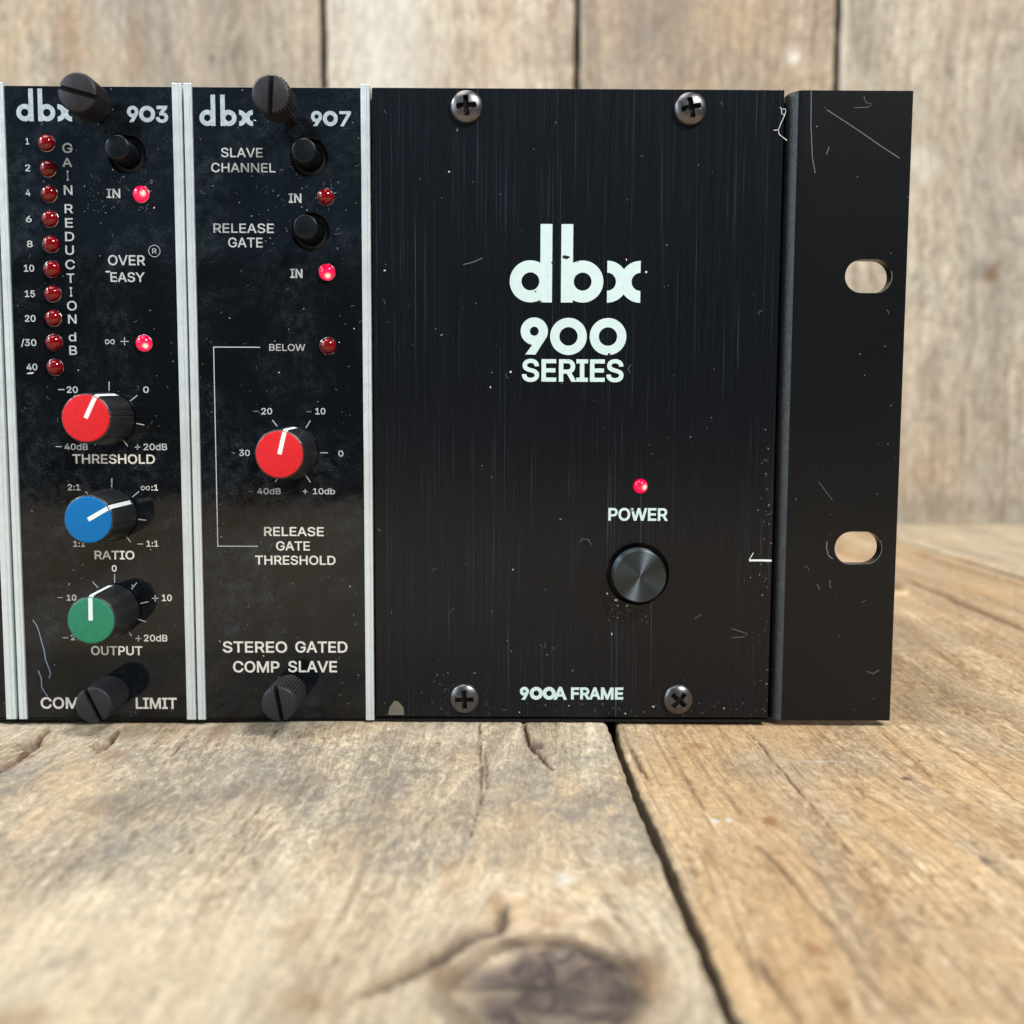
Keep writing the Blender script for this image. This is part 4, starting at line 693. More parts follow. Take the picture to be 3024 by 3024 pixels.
# wall planks (seams measured on the photograph, projected on the wall)
sx = [P(a, 100, WALL_Y)[0] for a in (955, 1705, 2476)]
wd = (sx[2]-sx[0])/2
edges = [sx[0]-3*wd-60, sx[0]-2*wd-60, sx[0]-wd-60, sx[0], sx[1], sx[2], sx[2]+wd, sx[2]+2*wd, sx[2]+3*wd]
wz = np.linspace(-30, 560, 110)
kinds = ['wall_c', 'wall_b', 'wall_a', 'wall_b', 'wall_c', 'wall_d', 'wall_a', 'wall_b']
for i in range(8):
    st = []; kn = []; cr = []
    if i == 3: st = [((edges[3]+edges[4])/2-48, 330, 42, 190, 'w', 0.30), ((edges[3]+edges[4])/2+30, 330, 14, 160, 't', 0.22), (edges[4]-8, 320, 6, 200, 'd', 0.18)]
    if i == 4: k1 = P(2345, 165, WALL_Y); st = [(*k1, 5.5, 5.5, 'w', 0.9), (*P(1840, 80, WALL_Y), 18, 30, 'd', 0.25), (*P(1985, 60, WALL_Y), 16, 40, 'd', 0.22), (*P(2230, 100, WALL_Y), 14, 60, 'd', 0.12)]
    if i == 5:
        st = [(*P(2928, 808, WALL_Y), 5.0, 5.5, 't', 1.0), (*P(2905, 800, WALL_Y), 11, 9, 'd', 0.5), (*P(2935, 900, WALL_Y), 9, 22, 'd', 0.25), (*P(2560, 100, WALL_Y), 9, 35, 'd', 0.40),
              (*P(2790, 150, WALL_Y), 8, 30, 'd', 0.22), (*P(2720, 480, WALL_Y), 14, 12, 'w', 0.4), (*P(2740, 1120, WALL_Y), 8, 22, 'd', 0.30), (*P(2880, 1180, WALL_Y), 8, 30, 'd', 0.15),
              (*P(2730, 1400, WALL_Y), 12, 10, 't', 0.25), (*P(2800, 1500, WALL_Y), 60, 10, 'd', 0.22), (*P(2600, 1200, WALL_Y), 10, 20, 't', 0.20)]
        kn = [(*P(3010, 420, WALL_Y), 14, 0.18, 0.5)]
    if i == 2: kn = [(edges[3]-60, 300, 16, 0.2, 0.35)]; st = [(edges[3]-100, 330, 22, 90, 'd', 0.15), (edges[3]-118, 300, 6, 30, 't', 0.35), (edges[3]-160, 300, 10, 40, 't', 0.3)]
    g0, g1 = 1.7, 1.7
    plank(WALL, const(edges[i]+g0), const(edges[i+1]-g1), wz, 64, kinds[i], 80+i*5, thick=20, up='y', y_at=WALL_Y, amp=0.22, rnd=2.0, stains=st, knots=kn)
MB().box(edges[0], edges[-1], WALL_Y+22, WALL_Y+30, -30, 560).out('wall_backing', 'chassis', WALL, origin=(0, WALL_Y+26, 265))

# ================================================================== EQUIPMENT
# x positions of the vertical joints (mm), averaged from top and bottom of the photograph
def vx(t, b): return (P(t[0], t[1])[0]+P(b[0], b[1])[0])/2
XA1 = (P(22, 2125)[0], P(50, 2125)[0]); XA2 = (P(60, 2125)[0], P(82, 2125)[0])
XB1 = (vx((510, 250), (553, 2120)), vx((537, 250), (579, 2120))); XB2 = (vx((541.5, 250), (588.6, 2120)), vx((565, 250), (610.5, 2120)))
XC = (vx((1061.5, 250), (1085, 2120)), vx((1087.6, 250), (1108.5, 2120)))
XP0 = vx((1097, 255), (1112, 2115)); XP1 = vx((2318, 265), (2266, 2120))
XE0 = XP1+0.75; XE1 = vx((2698.5, 268), (2626, 2128))

LATE = []
FRAME = thing('rack_frame', 'black rack frame with brushed power panel, lit red power light and slotted mounting ear', 'rack unit', (0, 0, 0.7))
MB().box(-400, XP1+0.1, 3.4, 232, 0.12, 131.2).out('chassis', 'chassis', FRAME, origin=(-170, 120, 65))
MB().box(-400, XP1-0.2, 0.5, 3.35, 0.10, 0.80).out('shadow_bar', 'recess', FRAME, origin=(-170, 2, 0.4))  # added dark bar painting the shadow band under the face plates
pb = Q(12, 590, 1270); pl = Q(12, 618, 437); RB = 6.62
mb = MB(); plate(mb, [[(XP0, 1.25), (XP1, 1.25), (XP1, 132.5), (XP0, 132.5)], circ(pb[0], pb[1], RB, 72), circ(pl[0], pl[1], 1.55, 32)], 0.0, 3.2, 0.10)
PANEL = mb.out('power_panel', 'brushed', FRAME, origin=(XP0, 0, 66), label='brushed black power panel')
# power button
bx, bz = pb
bt = MB()
prof = [(5.55, -3.0), (5.55, 3.55), (5.50, 3.72), (5.38, 3.82)]
rr_ = 5.3
while rr_ > 0.2: prof += [(rr_, 3.84), (rr_-0.13, 3.872), (rr_-0.26, 3.84)]; rr_ -= 0.30
PBTN = bt.lathe(prof, bx, bz, 0, 96).out('power_button', 'spun', FRAME, origin=(bx, 0, bz), smooth=True, label='round spun metal power button', sharp=75)
MB().lathe([(RB+0.01, -3.0), (RB-0.05, -0.4), (RB-0.25, -2.9)][:2], bx, bz, 0, 64, cap=False).out('button_well', 'recess', PBTN, origin=(bx, 0, bz))
led(FRAME, pl[0], pl[1], True, r=1.5, sink=0.9, label='lit red power light')
for (r_, x_, y_, rad, rot, lab) in ((16, 718, 283, 3.35, 4, 'upper left panel screw'), (0, 2041, 323, 3.35, 12, 'upper right panel screw'), (13, 552, 305, 3.25, 2, 'lower left panel screw'), (13, 1752, 310, 3.25, 48, 'lower right panel screw')):
    x, z = Q(r_, x_, y_); k_ = 1.2/214; x = x/(1+k_)
    pan_screw(FRAME, x, z, rad, rot, lab)
# mounting ear: front plate with slots, rounded bend, side plate
def slot_c(r, xa, xb, ya, yb):
    x0, zc = Q(r, xa, (ya+yb)/2); x1, _ = Q(r, xb, (ya+yb)/2); z1 = Q(r, (xa+xb)/2, ya)[1]; z0 = Q(r, (xa+xb)/2, yb)[1]; rr = (z1-z0)/2; cz = (z0+z1)/2
    return arc(x1-rr, cz, rr, -math.pi/2, math.pi/2, 20)+arc(x0+rr, cz, rr, math.pi/2, 3*math.pi/2, 20)
REG[18] = (2200, 700, 600/1932)
s1 = slot_c(18, 952, 1395, 212, 532); s2 = slot_c(15, 855, 1298, 1192, 1500)
EZ0, EZ1 = 0.7, 132.45; rb = 3.3; xb_ = XE0+rb
mb = MB(); plate(mb, [[(xb_, EZ0), (XE1, EZ0), (XE1, EZ1), (xb_, EZ1)], s1, s2], 0.0, 2.8, 0.0)
v = []; f = []; n = 14
for k in range(n+1):
    a = math.pi/2*k/n; v += [(xb_-rb*math.sin(a), rb-rb*math.cos(a), EZ0), (xb_-rb*math.sin(a), rb-rb*math.cos(a), EZ1-0.75*(k/n)**2)]
v += [(XE0, 230, EZ0), (XE0, 230, EZ1-0.75), (XE0+2.8, 230, EZ0), (XE0+2.8, 230, EZ1-0.75), (XE0+2.8, 2.8, EZ0), (XE0+2.8, 2.8, EZ1-0.2)]
f = [(2*k, 2*k+2, 2*k+3, 2*k+1) for k in range(n+3)]
f = [(2*k, 2*k+1, 2*k+3, 2*k+2) for k in range(n+3)]
top = [2*k+1 for k in range(n+4)]; f.append(tuple(top)); f.append(tuple([2*k for k in range(n+4)][::-1]))
mb.add(v, f)
nb0 = len(mb.f)-(n+5)
EAR = mb.out('mounting_ear', 'ear', FRAME, origin=(XE0, 0, 66), smooth=True, sharp=30, label='black painted mounting ear with two slots')
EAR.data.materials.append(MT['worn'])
for i_ in range(nb0+3, nb0+11): EAR.data.polygons[i_].material_index = 1  # faces round the bend take the painted highlight tone
# printed words on the power panel
mm_ = lambda r, a, b: abs(Q(r, a, 700)[0]-Q(r, b, 700)[0])
x0, z0 = Q(11, 338, 942); x1, _ = Q(11, 1579, 942); ztop = Q(11, 690, 198)[1]; zx = Q(11, 900, 545)[1]; st = mm_(11, 640, 752)
D1 = zx-z0; wx = mm_(11, 1262, 1579)
g1, wdt = glyph_d(x0, z0, ztop-z0, D1, st); xb2 = Q(11, 825, 942)[0]; g2, _ = glyph_d(xb2, z0, ztop-z0, D1, st, True); g3 = glyph_x(x1-wx, z0, wx, D1, st)
ink_shapes(FRAME, [g1, g2, g3], 'ink_white', 'logo', 'large pale lettering reading dbx')
z0 = Q(11, 900, 1441)[1]; z1 = Q(11, 900, 1088)[1]; D1 = z1-z0
sh = [glyph_9(Q(11, 442, 1440)[0], z0, D1, mm_(11, 442, 702), mm_(11, 0, 88)), glyph_o(Q(11, 722, 1440)[0], z0-0.05, D1, mm_(11, 0, 88)), glyph_o(Q(11, 1097, 1440)[0], z0-0.05, D1, mm_(11, 0, 88))]
ink_shapes(FRAME, sh, 'ink_white', 'printed_number', 'large pale number reading 900')
word(FRAME, 'SERIES', 11, 455, 1420, 1484, 1698, weight=0.040, mat='ink_white')
word(FRAME, 'POWER', 12, 310, 873, 645, 766, weight=0.040, mat='ink_white')
z0 = Q(13, 990, 315)[1]; z1 = Q(13, 990, 243)[1]; D1 = z1-z0
sh = [glyph_9(Q(13, 862, 300)[0], z0, D1, mm_(13, 862, 913), mm_(13, 0, 19), 0.30), glyph_o(Q(13, 917, 300)[0], z0, D1, mm_(13, 0, 21)), glyph_o(Q(13, 989, 300)[0], z0, D1, mm_(13, 0, 21))]
ink_shapes(FRAME, sh, 'ink_white', 'printed_number', 'small pale number reading 900')
word(FRAME, 'A', 13, 1052, 1124, 243, 315, weight=0.055, mat='ink_white')
word(FRAME, 'FRAME', 13, 1148, 1440, 246, 314, weight=0.055, mat='ink_white')
# scratches and chips
def blob(parent, r, x, y, rx, ry, mat, name, seed, yy=-0.046, rot=0.0):
    cx, cz = Q(r, x, y); k = abs(Q(r, x+100, y)[0]-cx)/100; rn = random.Random(seed); n = 11; p = []
    for i in range(n):
        a = 2*math.pi*i/n; q = rn.uniform(0.65, 1.15); u, v_ = rx*k*q*math.cos(a), ry*k*q*math.sin(a)
        p.append((cx+u*math.cos(rot)-v_*math.sin(rot), yy, cz+u*math.sin(rot)+v_*math.cos(rot)))
    return MB().add(p, [tuple(range(n))]).out(name, mat, parent, origin=(cx, 0, cz))
for i_, (r_, x_, y_, rx, ry, ro) in enumerate(((11, 875, 514, 42, 22, 0.0), (11, 755, 562, 26, 14, 0.3), (11, 582, 838, 12, 7, 0.4), (11, 1285, 1438, 16, 12, 0.0), (11, 985, 560, 8, 6, 0), (12, 540, 672, 20, 5, 0.6), (12, 532, 655, 4, 14, 0.3), (16, 1250, 1668, 8, 5, 0))):
    blob(FRAME, r_, x_, y_, rx, ry, 'recess', 'ink_chip', 300+i_, rot=ro)
for i_, (r_, x_, y_, rx, ry) in enumerate(((11, 348, 1604, 11, 10), (11, 1637, 655, 13, 9), (12, 300, 1458, 9, 13), (12, 386, 1520, 18, 9), (2, 1100, 352, 34, 9), (2, 312, 1388, 42, 9), (16, 594, 742, 8, 6))):
    blob(FRAME, r_, x_, y_, rx, ry, 'dust', 'dust_flake', 400+i_) if r_ > 8 else LATE.append((r_, x_, y_, rx, ry, 400+i_))
mb = MB(); strokes(mb, [[Q(12, 1650, 1143), Q(12, 1755, 1142), Q(12, 1862, 1145)]], 0.42, -0.05); strokes(mb, [[Q(12, 1648, 1140), Q(12, 1690, 1070)]], 0.14, -0.05)
mb.out('scratch', 'scr', FRAME, origin=(*Q(12, 1755, 1143)[:1], 0, Q(12, 1755, 1143)[1]), label='short white scratch at panel edge')
for pts, wd_, own in (([Q(16, 695, 1405), Q(16, 770, 1385), Q(16, 832, 1358)], 0.12, 0), ([Q(12, 1480, 1790), Q(12, 1570, 1820), Q(12, 1635, 1840), Q(12, 1600, 1870), Q(12, 1480, 1878)], 0.09, 0),
        ([Q(12, 40, 970), Q(12, 60, 940), Q(12, 120, 942), Q(12, 150, 995)], 0.09, 0), ([Q(12, 1130, 1700), Q(12, 1195, 1655)], 0.10, 0), ([Q(11, 1492, 1535), Q(11, 1462, 1578), Q(11, 1485, 1612)], 0.08, 0),
        ([Q(14, 780, 400), Q(14, 1100, 610), Q(14, 1300, 750), Q(14, 1470, 860)], 0.13, 1), ([Q(14, 630, 215), Q(14, 628, 560), Q(14, 640, 850), Q(14, 668, 1000)], 0.13, 1),
        ([Q(14, 1130, 270), Q(14, 1150, 330), Q(14, 1215, 345), Q(14, 1170, 375), Q(14, 1040, 380)], 0.08, 1), ([Q(14, 800, 750), Q(14, 775, 825)], 0.12, 1), ([Q(15, 700, 715), Q(15, 830, 890)], 0.07, 1),
        ([Q(15, 685, 1690), Q(15, 710, 1745)], 0.1, 1), ([Q(15, 810, 1650), Q(15, 805, 1700), Q(15, 818, 1730)], 0.1, 1), ([Q(17, 1350, 440), Q(17, 1395, 458), Q(17, 1440, 430)], 0.10, 1)):
    strokes(MB(), [], 1); m_ = strokes(MB(), [pts], wd_, -0.02 if own else -0.05)
    m_.out('scratch', 'lint', EAR if own else FRAME, origin=(pts[0][0], 0, pts[0][1]))
mb = MB(); strokes(mb, [[Q(15, 780, 1280), Q(15, 775, 1350), Q(15, 795, 1420), Q(15, 835, 1450)]], 0.22, -0.02); mb.out('scratch', 'scr_dim', EAR, origin=(70, 0, 40))
for s_ in (s1, s2):
    a_ = s_[2:19]; c0 = np.mean(np.array(s_), axis=0)
    L = [(c0[0]+(p_[0]-c0[0])*1.015, c0[1]+(p_[1]-c0[1])*1.015) for p_ in (a_[:11] if s_ is s1 else (s_[30:42]+a_[:12]))]
    strokes(MB(), [L], 0.13, -0.03).out('worn_slot_edge', 'scr_dim', EAR, origin=(L[0][0], 0, L[0][1]))
fl = (2000, 150, 450/1932); REG[19] = fl
mb = MB(); strokes(mb, [[Q(19, 1300, 715), Q(19, 1325, 745), Q(19, 1365, 735), Q(19, 1375, 770), Q(19, 1355, 830), Q(19, 1320, 905), Q(19, 1280, 1005), Q(19, 1290, 1060), Q(19, 1390, 1140)], [Q(19, 1320, 740), Q(19, 1325, 800), Q(19, 1355, 815)], [Q(19, 1220, 1010), Q(19, 1280, 1005)]], 0.14, -0.12)
mb.out('lint_tuft', 'dust', FRAME, origin=(*Q(19, 1340, 800)[:1], 0, Q(19, 1340, 800)[1]), label='white lint caught at panel edge')
mb = MB(); a = Q(13, 125, 400); b = Q(13, 215, 400); c = Q(13, 170, 320)
mb.add([(a[0], -.03, a[1]), (b[0], -.03, b[1]), (b[0]-.1, -.03, (b[1]+c[1])/2), (c[0]+.5, -.03, c[1]-.2), (c[0]-.4, -.03, c[1]), (a[0]+.3, -.03, (a[1]+c[1])/2)], [(0, 1, 2, 3, 4, 5)])
mb.out('paint_chip', simple('tan_chip', (0.11, 0.10, 0.075), 0.7, 0, 0.6, 0, 1500.0), FRAME, origin=(a[0], 0, a[1]))
pav = [(pb[0], pb[1], 6.8), (pl[0], pl[1], 2)]
dust(FRAME, XP0+0.3, XP1-0.3, 1.8, 131.8, 190, 18, 5, avoid=pav)
dust(FRAME, Q(13, 380, 0)[0], Q(13, 700, 0)[0], 3.0, 11.0, 60, 8, 15, avoid=[(Q(13, 552, 303)[0], Q(13, 552, 303)[1], 3.4)])
dust(FRAME, Q(13, 950, 0)[0], Q(13, 1100, 0)[0], 14.5, 17.5, 30, 2, 16)
dust(FRAME, pb[0]-7.5, pb[0]+3, pb[1]-10.5, pb[1]-6, 60, 3, 17, avoid=pav)
sl_av = [((min(q[0] for q in s)+max(q[0] for q in s))/2, (min(q[1] for q in s)+max(q[1] for q in s))/2, 5.3) for s in (s1, s2)]
dust(FRAME, XP0+0.3, XP1-0.3, 1.6, 5.0, 90, 8, 51)
dust(FRAME, XP1-3.0, XP1-0.2, 2, 60, 60, 4, 52)
dust(EAR, XE0+3.5, XE1-0.2, 1.0, 132, 55, 5, 6, y=-0.03, avoid=sl_av)

def module(name, label, x0, x1, strips, holes, loc):
    t = thing(name, label, 'rack module', loc, 'plug-in modules in the rack frame')
    mb = MB(); plate(mb, [[(x0, PZ0), (x1, PZ0), (x1, PZ1), (x0, PZ1)]]+[circ(a, b, c, 40) for a, b, c in holes], 0.0, 2.0, 0.14)
    mb.out('face_panel', 'gloss', t, origin=((x0+x1)/2, 0, 66))
    for a, b in strips: strip(t, a, b)
    return t

# ---- compressor module
X0, X1 = XA2[1], XB1[0]
C_IN = Q(1, 1290, 880); CB = (C_IN[0], C_IN[1])
COMP = module('compressor_module', 'glossy black module with red, blue and green knobs and a column of small red lights', X0+0.03, X1-0.03, [XA2, XB1], [(CB[0], CB[1], 3.85)], ((X0+X1)/2, 0, 0.7))
k = 0.004
for i, (r_, x_, y_) in enumerate(((1, 458, 757), (1, 475, 1020), (1, 485, 1275), (1, 492, 1532), (1, 503, 1790), (2, 515, 320), (2, 520, 572), (2, 527, 822), (2, 533, 1072), (2, 543, 1325))):
    x, z = Q(r_, x_, y_); led(COMP, x*(1-0.0045), 64+(z-64)*(1-0.0045), False)
for (r_, x_, y_, lb) in ((1, 1425, 1280, 'lit red light beside IN'), (2, 1453, 1078, 'lit red light below OVER EASY')):
    x, z = Q(r_, x_, y_); led(COMP, x*0.9955, 64+(z-64)*0.9955, True, label=lb)
push_button(COMP, CB[0], CB[1], label='black push button above IN')
for q_ in LATE: blob(COMP, *q_[:5], 'dust', 'dust_flake', q_[5], rot=0.1)
kx1 = Q(3, 1112, 470); knob(COMP, kx1[0], kx1[1], 26, 'red', 12.0, label='knob with red cap')
kx2 = Q(3, 1138, 1445); knob(COMP, kx2[0], kx2[1], 60, 'blue', 12.2, label='knob with blue cap')
kx3 = Q(4, 1167, 690); knob(COMP, kx3[0], kx3[1], 1, 'green', 12.4, label='knob with green cap')
ts = P(303, 330); thumb_screw(COMP, ts[0], ts[1], 5.0, 12.6, 3.80, -15, 64, label='upper thumb screw')
ts = P(338, 2040); thumb_screw(COMP, ts[0], ts[1], 1.2, 11.4, 3.72, -65, 64, label='lower thumb screw')
x0, zb = Q(1, 170, 545); x1, _ = Q(1, 735, 545); zt = Q(1, 300, 212)[1]; zx = Q(1, 450, 370)[1]
logo_dbx(COMP, x0, x1, zb, zx-zb, zt-zb, mm_(1, 0, 48), 'ink_logo', mm_(1, 590, 735))
z0 = Q(1, 1500, 556)[1]; z1 = Q(1, 1500, 388)[1]
ink_shapes(COMP, [glyph_9(Q(1, 1295, 500)[0], z0, z1-z0, mm_(1, 1295, 1412), mm_(1, 0, 40), 0.38), glyph_o(Q(1, 1418, 500)[0], z0, z1-z0, mm_(1, 0, 42))], 'ink_logo', 'printed_number', 'lettering reading 90')
word(COMP, '3', 1, 1590, 1715, 388, 560, weight=0.05, mat='ink_logo')
for (s_, r_, a, b, c, d) in (('1', 1, 262, 298, 718, 782), ('2', 1, 258, 310, 985, 1055), ('4', 1, 262, 312, 1240, 1308), ('6', 1, 265, 325, 1507, 1575), ('8', 1, 275, 335, 1762, 1828),
                             ('10', 2, 245, 350, 283, 353), ('15', 2, 255, 358, 543, 612), ('20', 2, 255, 365, 795, 864), ('/30', 2, 215, 372, 1040, 1110), ('40', 2, 272, 382, 1290, 1357)):
    word(COMP, s_, r_, a, b, c, d, weight=0.030, name='printed_number')
for (s_, r_, a, b, c, d) in (('G', 1, 637, 740, 768, 868), ('A', 1, 638, 735, 920, 1010), ('I', 1, 680, 702, 1050, 1150), ('N', 1, 652, 740, 1197, 1295), ('R', 1, 660, 745, 1390, 1483), ('E', 1, 665, 745, 1533, 1628), ('D', 1, 665, 758, 1673, 1767), ('U', 1, 668, 755, 1812, 1906),
                             ('C', 2, 668, 765, 232, 328), ('T', 2, 682, 760, 372, 467), ('I', 2, 713, 738, 512, 607), ('O', 2, 685, 785, 652, 748), ('N', 2, 695, 782, 790, 883), ('d', 2, 702, 778, 972, 1062), ('B', 2, 708, 787, 1107, 1201)):
    word(COMP, s_, r_, a, b, c, d, weight=0.022, name='printed_letter')
word(COMP, 'IN', 1, 1087, 1227, 1233, 1328, weight=0.032)
word(COMP, 'OVER', 2, 1102, 1480, 185, 288, weight=0.024); word(COMP, 'EASY', 2, 1127, 1475, 360, 458, weight=0.024)
word(COMP, 'R', 1, 1552, 1597, 1842, 1893, weight=0.02, mat='ink_gray', name='printed_letter')
mb = MB(); cx, cz = Q(1, 1573, 1868); strokes(mb, [circ(cx, cz, 1.18, 40)+[(cx+1.18, cz)]], 0.11)
for (s_, r_, a, b, c, d) in (('20', 3, 682, 795, 142, 208), ('0', 3, 1460, 1517, 142, 208), ('40dB', 3, 657, 898, 724, 790), ('20dB', 3, 1463, 1705, 724, 792), ('2:1', 3, 692, 820, 1137, 1201), (':1', 3, 1543, 1612, 1142, 1203),
                             ('1:1', 3, 748, 868, 1714, 1776), ('1:1', 3, 1493, 1615, 1712, 1775), ('0', 4, 1140, 1190, 237, 303), ('10', 4, 680, 780, 537, 599), ('10', 4, 1650, 1752, 537, 604), ('20dB', 4, 722, 965, 945, 1003), ('20dB', 4, 1467, 1708, 947, 1015)):
    word(COMP, s_, r_, a, b, c, d, weight=0.034, name='printed_number', mat='ink_lit' if r_ == 4 or c > 1100 else 'ink')
word(COMP, 'THRESHOLD', 3, 740, 1580, 834, 929, weight=0.030, mat='ink_lit'); word(COMP, 'RATIO', 3, 965, 1372, 1816, 1904, weight=0.034, mat='ink_lit')
word(COMP, 'OUTPUT', 4, 930, 1453, 1062, 1154, weight=0.034, mat='ink_lit'); word(COMP, 'COMP', 4, 417, 915, 1584, 1700, weight=0.034, mat='ink_lit'); word(COMP, 'LIMIT', 4, 1385, 1803, 1588, 1702, weight=0.034, mat='ink_lit')
tick(mb, 2, (1228, 1063), (1310, 1063), wd=.17); tick(mb, 2, (1268, 1022), (1270, 1103), wd=.17)
def inf_sign(mb, r, xa, xb, yc, vert=False):
    cx, cz = Q(r, (xa+xb)/2, yc); W = abs(Q(r, xa, yc)[0]-Q(r, xb, yc)[0])/2; pts = []
    for k in range(41):
        t = 2*math.pi*k/40; pts.append((cx+W*math.cos(t), cz+W*0.95*math.sin(t)*math.cos(t)))
    strokes(mb, [pts], 0.19)
inf_sign(mb, 2, 1075, 1165, 1067); inf_sign(mb, 3, 1440, 1522, 1178)
for r_, pts in ((3, ((592, 174), (658, 174))), (3, ((1112, 92), (1112, 188))), (3, ((1325, 292), (1400, 233))), (3, ((1388, 518), (1470, 535))), (3, ((1257, 688), (1302, 752))), (3, ((967, 740), (990, 700))), (3, ((568, 755), (632, 755))), (3, ((1373, 760), (1430, 760))), (3, ((1402, 732), (1402, 788))),
                (3, ((868, 1215), (920, 1252))), (3, ((1140, 1076), (1140, 1170))), (3, ((1348, 1270), (1418, 1211))), (3, ((1408, 1495), (1490, 1505))), (3, ((1288, 1670), (1333, 1730))), (3, ((1400, 1747), (1460, 1747))),
                (4, ((1168, 330), (1168, 420))), (4, ((940, 402), (1000, 468))), (4, ((1395, 414), (1340, 482))), (4, ((583, 568), (643, 568))), (4, ((1550, 575), (1615, 575))), (4, ((1582, 542), (1582, 608))), (4, ((1430, 629), (1510, 610))), (4, ((1410, 789), (1487, 815))), (4, ((1310, 910), (1342, 962))),
                (4, ((638, 977), (698, 977))), (4, ((1380, 985), (1440, 985))), (4, ((1410, 955), (1410, 1015)))):
    tick(mb, r_, *pts, wd=0.19)
mb.out('dial_marks', 'ink', COMP, origin=(kx2[0], 0, kx2[1]), label='white tick marks and signs round the knobs')
mb = MB(); strokes(mb, [[Q(4, 335, 795), Q(4, 375, 855), Q(4, 400, 920), Q(4, 420, 1000), Q(4, 450, 1100), Q(4, 465, 1200), Q(4, 500, 1290), Q(4, 515, 1340), Q(4, 500, 1390)], [Q(4, 390, 1310), Q(4, 422, 1390), Q(4, 425, 1480), Q(4, 460, 1540), Q(4, 487, 1575)]], 0.21, -0.045)
mb.out('scratch', 'scr_blue', COMP, origin=(Q(4, 420, 1100)[0], 0, Q(4, 420, 1100)[1]), label='wavy blue-grey scratch')
av = [(CB[0], CB[1], 4.1)]+[(q[0], q[1], 5.8) for q in (kx1, kx2, kx3)]
dust(COMP, X0+.2, X1-.2, PZ0+.3, PZ1-.3, 240, 26, 21, avoid=av)
dust(COMP, CB[0]-9, CB[0]+6, CB[1]-12, CB[1]-3, 80, 14, 22, avoid=av)

# ---- gated slave module
X0, X1 = XB2[1], XC[0]
B1 = Q(5, 1240, 880); B2 = Q(5, 1255, 1612)
GATE = module('gate_module', 'glossy black module with a single red knob, two push buttons and a white bracket line', X0+0.03, X1-0.03, [XB2, XC], [(B1[0], B1[1], 3.85), (B2[0], B2[1], 3.85)], ((X0+X1)/2, 0, 0.7))
for (r_, x_, y_, lt, lb) in ((5, 1398, 1262, False, 'unlit red light below upper button'), (6, 1410, 340, True, 'lit red light below lower button'), (6, 1423, 1068, False, 'unlit red light beside BELOW')):
    x, z = Q(r_, x_, y_); led(GATE, x*0.9955, 64+(z-64)*0.9955, lt, label=lb)
push_button(GATE, B1[0], B1[1], label='upper black push button'); push_button(GATE, B2[0], B2[1], label='lower black push button')
kx4 = Q(7, 1070, 790); knob(GATE, kx4[0], kx4[1], 14, 'red', 11.6, label='knob with red cap')
ts = P(855, 354); thumb_screw(GATE, ts[0], ts[1], 9.6, 16.8, 3.70, 86, 34, label='upper thumb screw')
ts = P(862, 2032); thumb_screw(GATE, ts[0], ts[1], 2.0, 12.6, 3.65, -80, 34, label='lower thumb screw')
x0, zb = Q(5, 165, 572); x1, _ = Q(5, 690, 572); zt = Q(5, 300, 265)[1]; zx = Q(5, 450, 415)[1]
logo_dbx(GATE, x0, x1, zb, zx-zb, zt-zb, mm_(5, 0, 45), 'ink_logo', mm_(5, 555, 690))
z0 = Q(5, 1450, 575)[1]; z1 = Q(5, 1450, 425)[1]
ink_shapes(GATE, [glyph_9(Q(5, 1260, 500)[0], z0, z1-z0, mm_(5, 1260, 1370), mm_(5, 0, 36), 0.40), glyph_o(Q(5, 1378, 500)[0], z0, z1-z0, mm_(5, 0, 38))], 'ink_logo', 'printed_number', 'lettering reading 90')
word(GATE, '7', 5, 1540, 1655, 428, 577, weight=0.045, mat='ink_logo')
for (s_, r_, a, b, c, d) in (('SLAVE', 5, 377, 785, 789, 881), ('CHANNEL', 5, 280, 912, 938, 1029), ('RELEASE', 5, 302, 895, 1533, 1625), ('GATE', 5, 447, 785, 1672, 1767), ('BELOW', 6, 850, 1205, 1053, 1120)):
    word(GATE, s_, r_, a, b, c, d, weight=0.018, mat='ink_gray' if s_ == 'BELOW' else 'ink')
word(GATE, 'IN', 5, 1042, 1167, 1237, 1330, weight=0.034); word(GATE, 'IN', 6, 1057, 1177, 312, 403, weight=0.034)
for (s_, r_, a, b, c, d) in (('20', 6, 773, 880, 1682, 1745), ('10', 6, 1303, 1403, 1682, 1745), ('30', 7, 555, 660, 760, 821), ('0', 7, 1530, 1580, 767, 827), ('40dB', 7, 732, 965, 1137, 1198), ('10db', 7, 1280, 1497, 1139, 1198)):
    word(GATE, s_, r_, a, b, c, d, weight=0.030, name='printed_number')
word(GATE, 'RELEASE', 7, 800, 1387, 1520, 1609, weight=0.026, mat='ink_lit'); word(GATE, 'GATE', 7, 918, 1250, 1661, 1751, weight=0.026, mat='ink_lit'); word(GATE, 'THRESHOLD', 7, 712, 1503, 1802, 1891, weight=0.028, mat='ink_lit')
for (s_, r_, a, b, c, d) in (('STEREO', 8, 394, 1027, 980, 1090), ('GATED', 8, 1107, 1620, 980, 1090), ('COMP', 8, 495, 952, 1174, 1285), ('SLAVE', 8, 1037, 1518, 1172, 1283)):
    word(GATE, s_, r_, a, b, c, d, weight=0.030, mat='ink_lit')
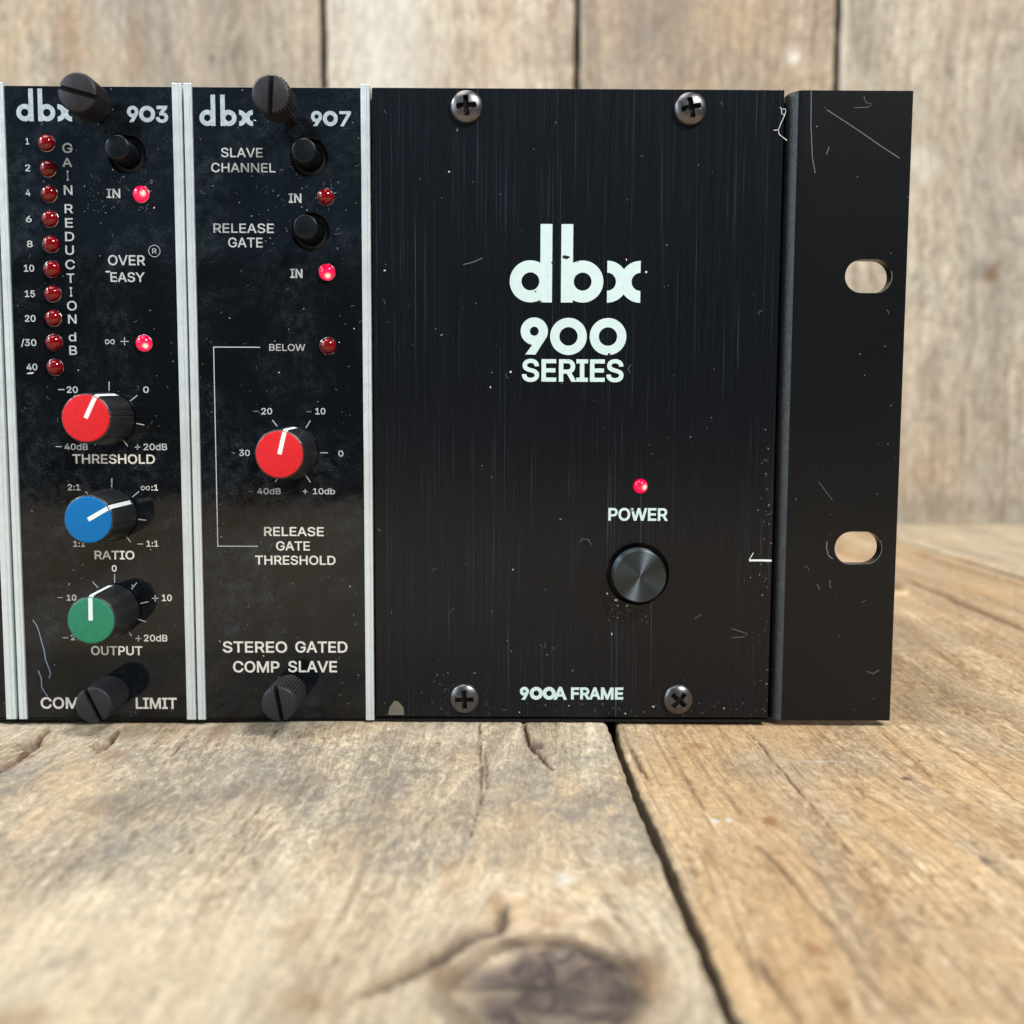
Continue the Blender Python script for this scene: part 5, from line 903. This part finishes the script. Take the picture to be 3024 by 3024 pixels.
mb = MB()
for r_, pts in ((7, ((880, 468), (930, 530))), (7, ((1255, 472), (1210, 545))), (7, ((1350, 790), (1428, 790))), (7, ((1200, 995), (1255, 1080))), (7, ((943, 1030), (908, 1077))), (7, ((1203, 1148), (1203, 1193))), (7, ((1182, 1170), (1225, 1170)))):
    tick(mb, r_, *pts, wd=0.20)
md = MB()
for r_, pts in ((6, ((1215, 1718), (1265, 1718))), (7, ((645, 1170), (695, 1170))), (7, ((482, 792), (515, 792))), (6, ((692, 1714), (745, 1714)))): tick(md, r_, *pts, wd=0.20)
md.out('worn_minus_signs', 'scr_dim', GATE, origin=(kx4[0], 0, kx4[1]))
mb.out('dial_marks', 'ink', GATE, origin=(kx4[0], 0, kx4[1]), label='white tick marks round the red knob')
mb = MB(); a = Q(6, 297, 1082); b = Q(6, 760, 1082); c = Q(7, 350, 1708); d = Q(7, 740, 1708); xm = (a[0]+c[0])/2
for (x0, x1, z0, z1) in ((xm-.1, b[0], a[1]-.1, a[1]+.1), (xm-.1, xm+.1, c[1]+.1, a[1]-.1), (xm-.1, d[0], c[1]-.1, c[1]+.1)):
    mb.add([(x0, INK_Y, z0), (x1, INK_Y, z0), (x1, INK_Y, z1), (x0, INK_Y, z1)], [(0, 1, 2, 3)])
mb.out('bracket_line', 'ink', GATE, origin=(xm, 0, a[1]), label='thin white bracket line')
av = [(B1[0], B1[1], 4.1), (B2[0], B2[1], 4.1), (kx4[0], kx4[1], 5.8)]
dust(GATE, X0+.2, X1-.2, PZ0+.3, PZ1-.3, 260, 34, 31, avoid=av)
dust(GATE, B1[0]-12, B1[0]+6, B2[1]-4, B1[1], 110, 14, 32, avoid=av)

# ---- neighbouring module, of which only the right edge is in the picture
X1 = XA1[0]
NB = module('cropped_module', 'glossy black module cut off by the left edge of the photo', X1-34.0, X1-0.03, [XA1, (X1-36.2, X1-34.05)], [], (X1-17, 0, 0.7))
dust(NB, X1-33, X1-.2, PZ0+.3, PZ1-.3, 200, 20, 41)
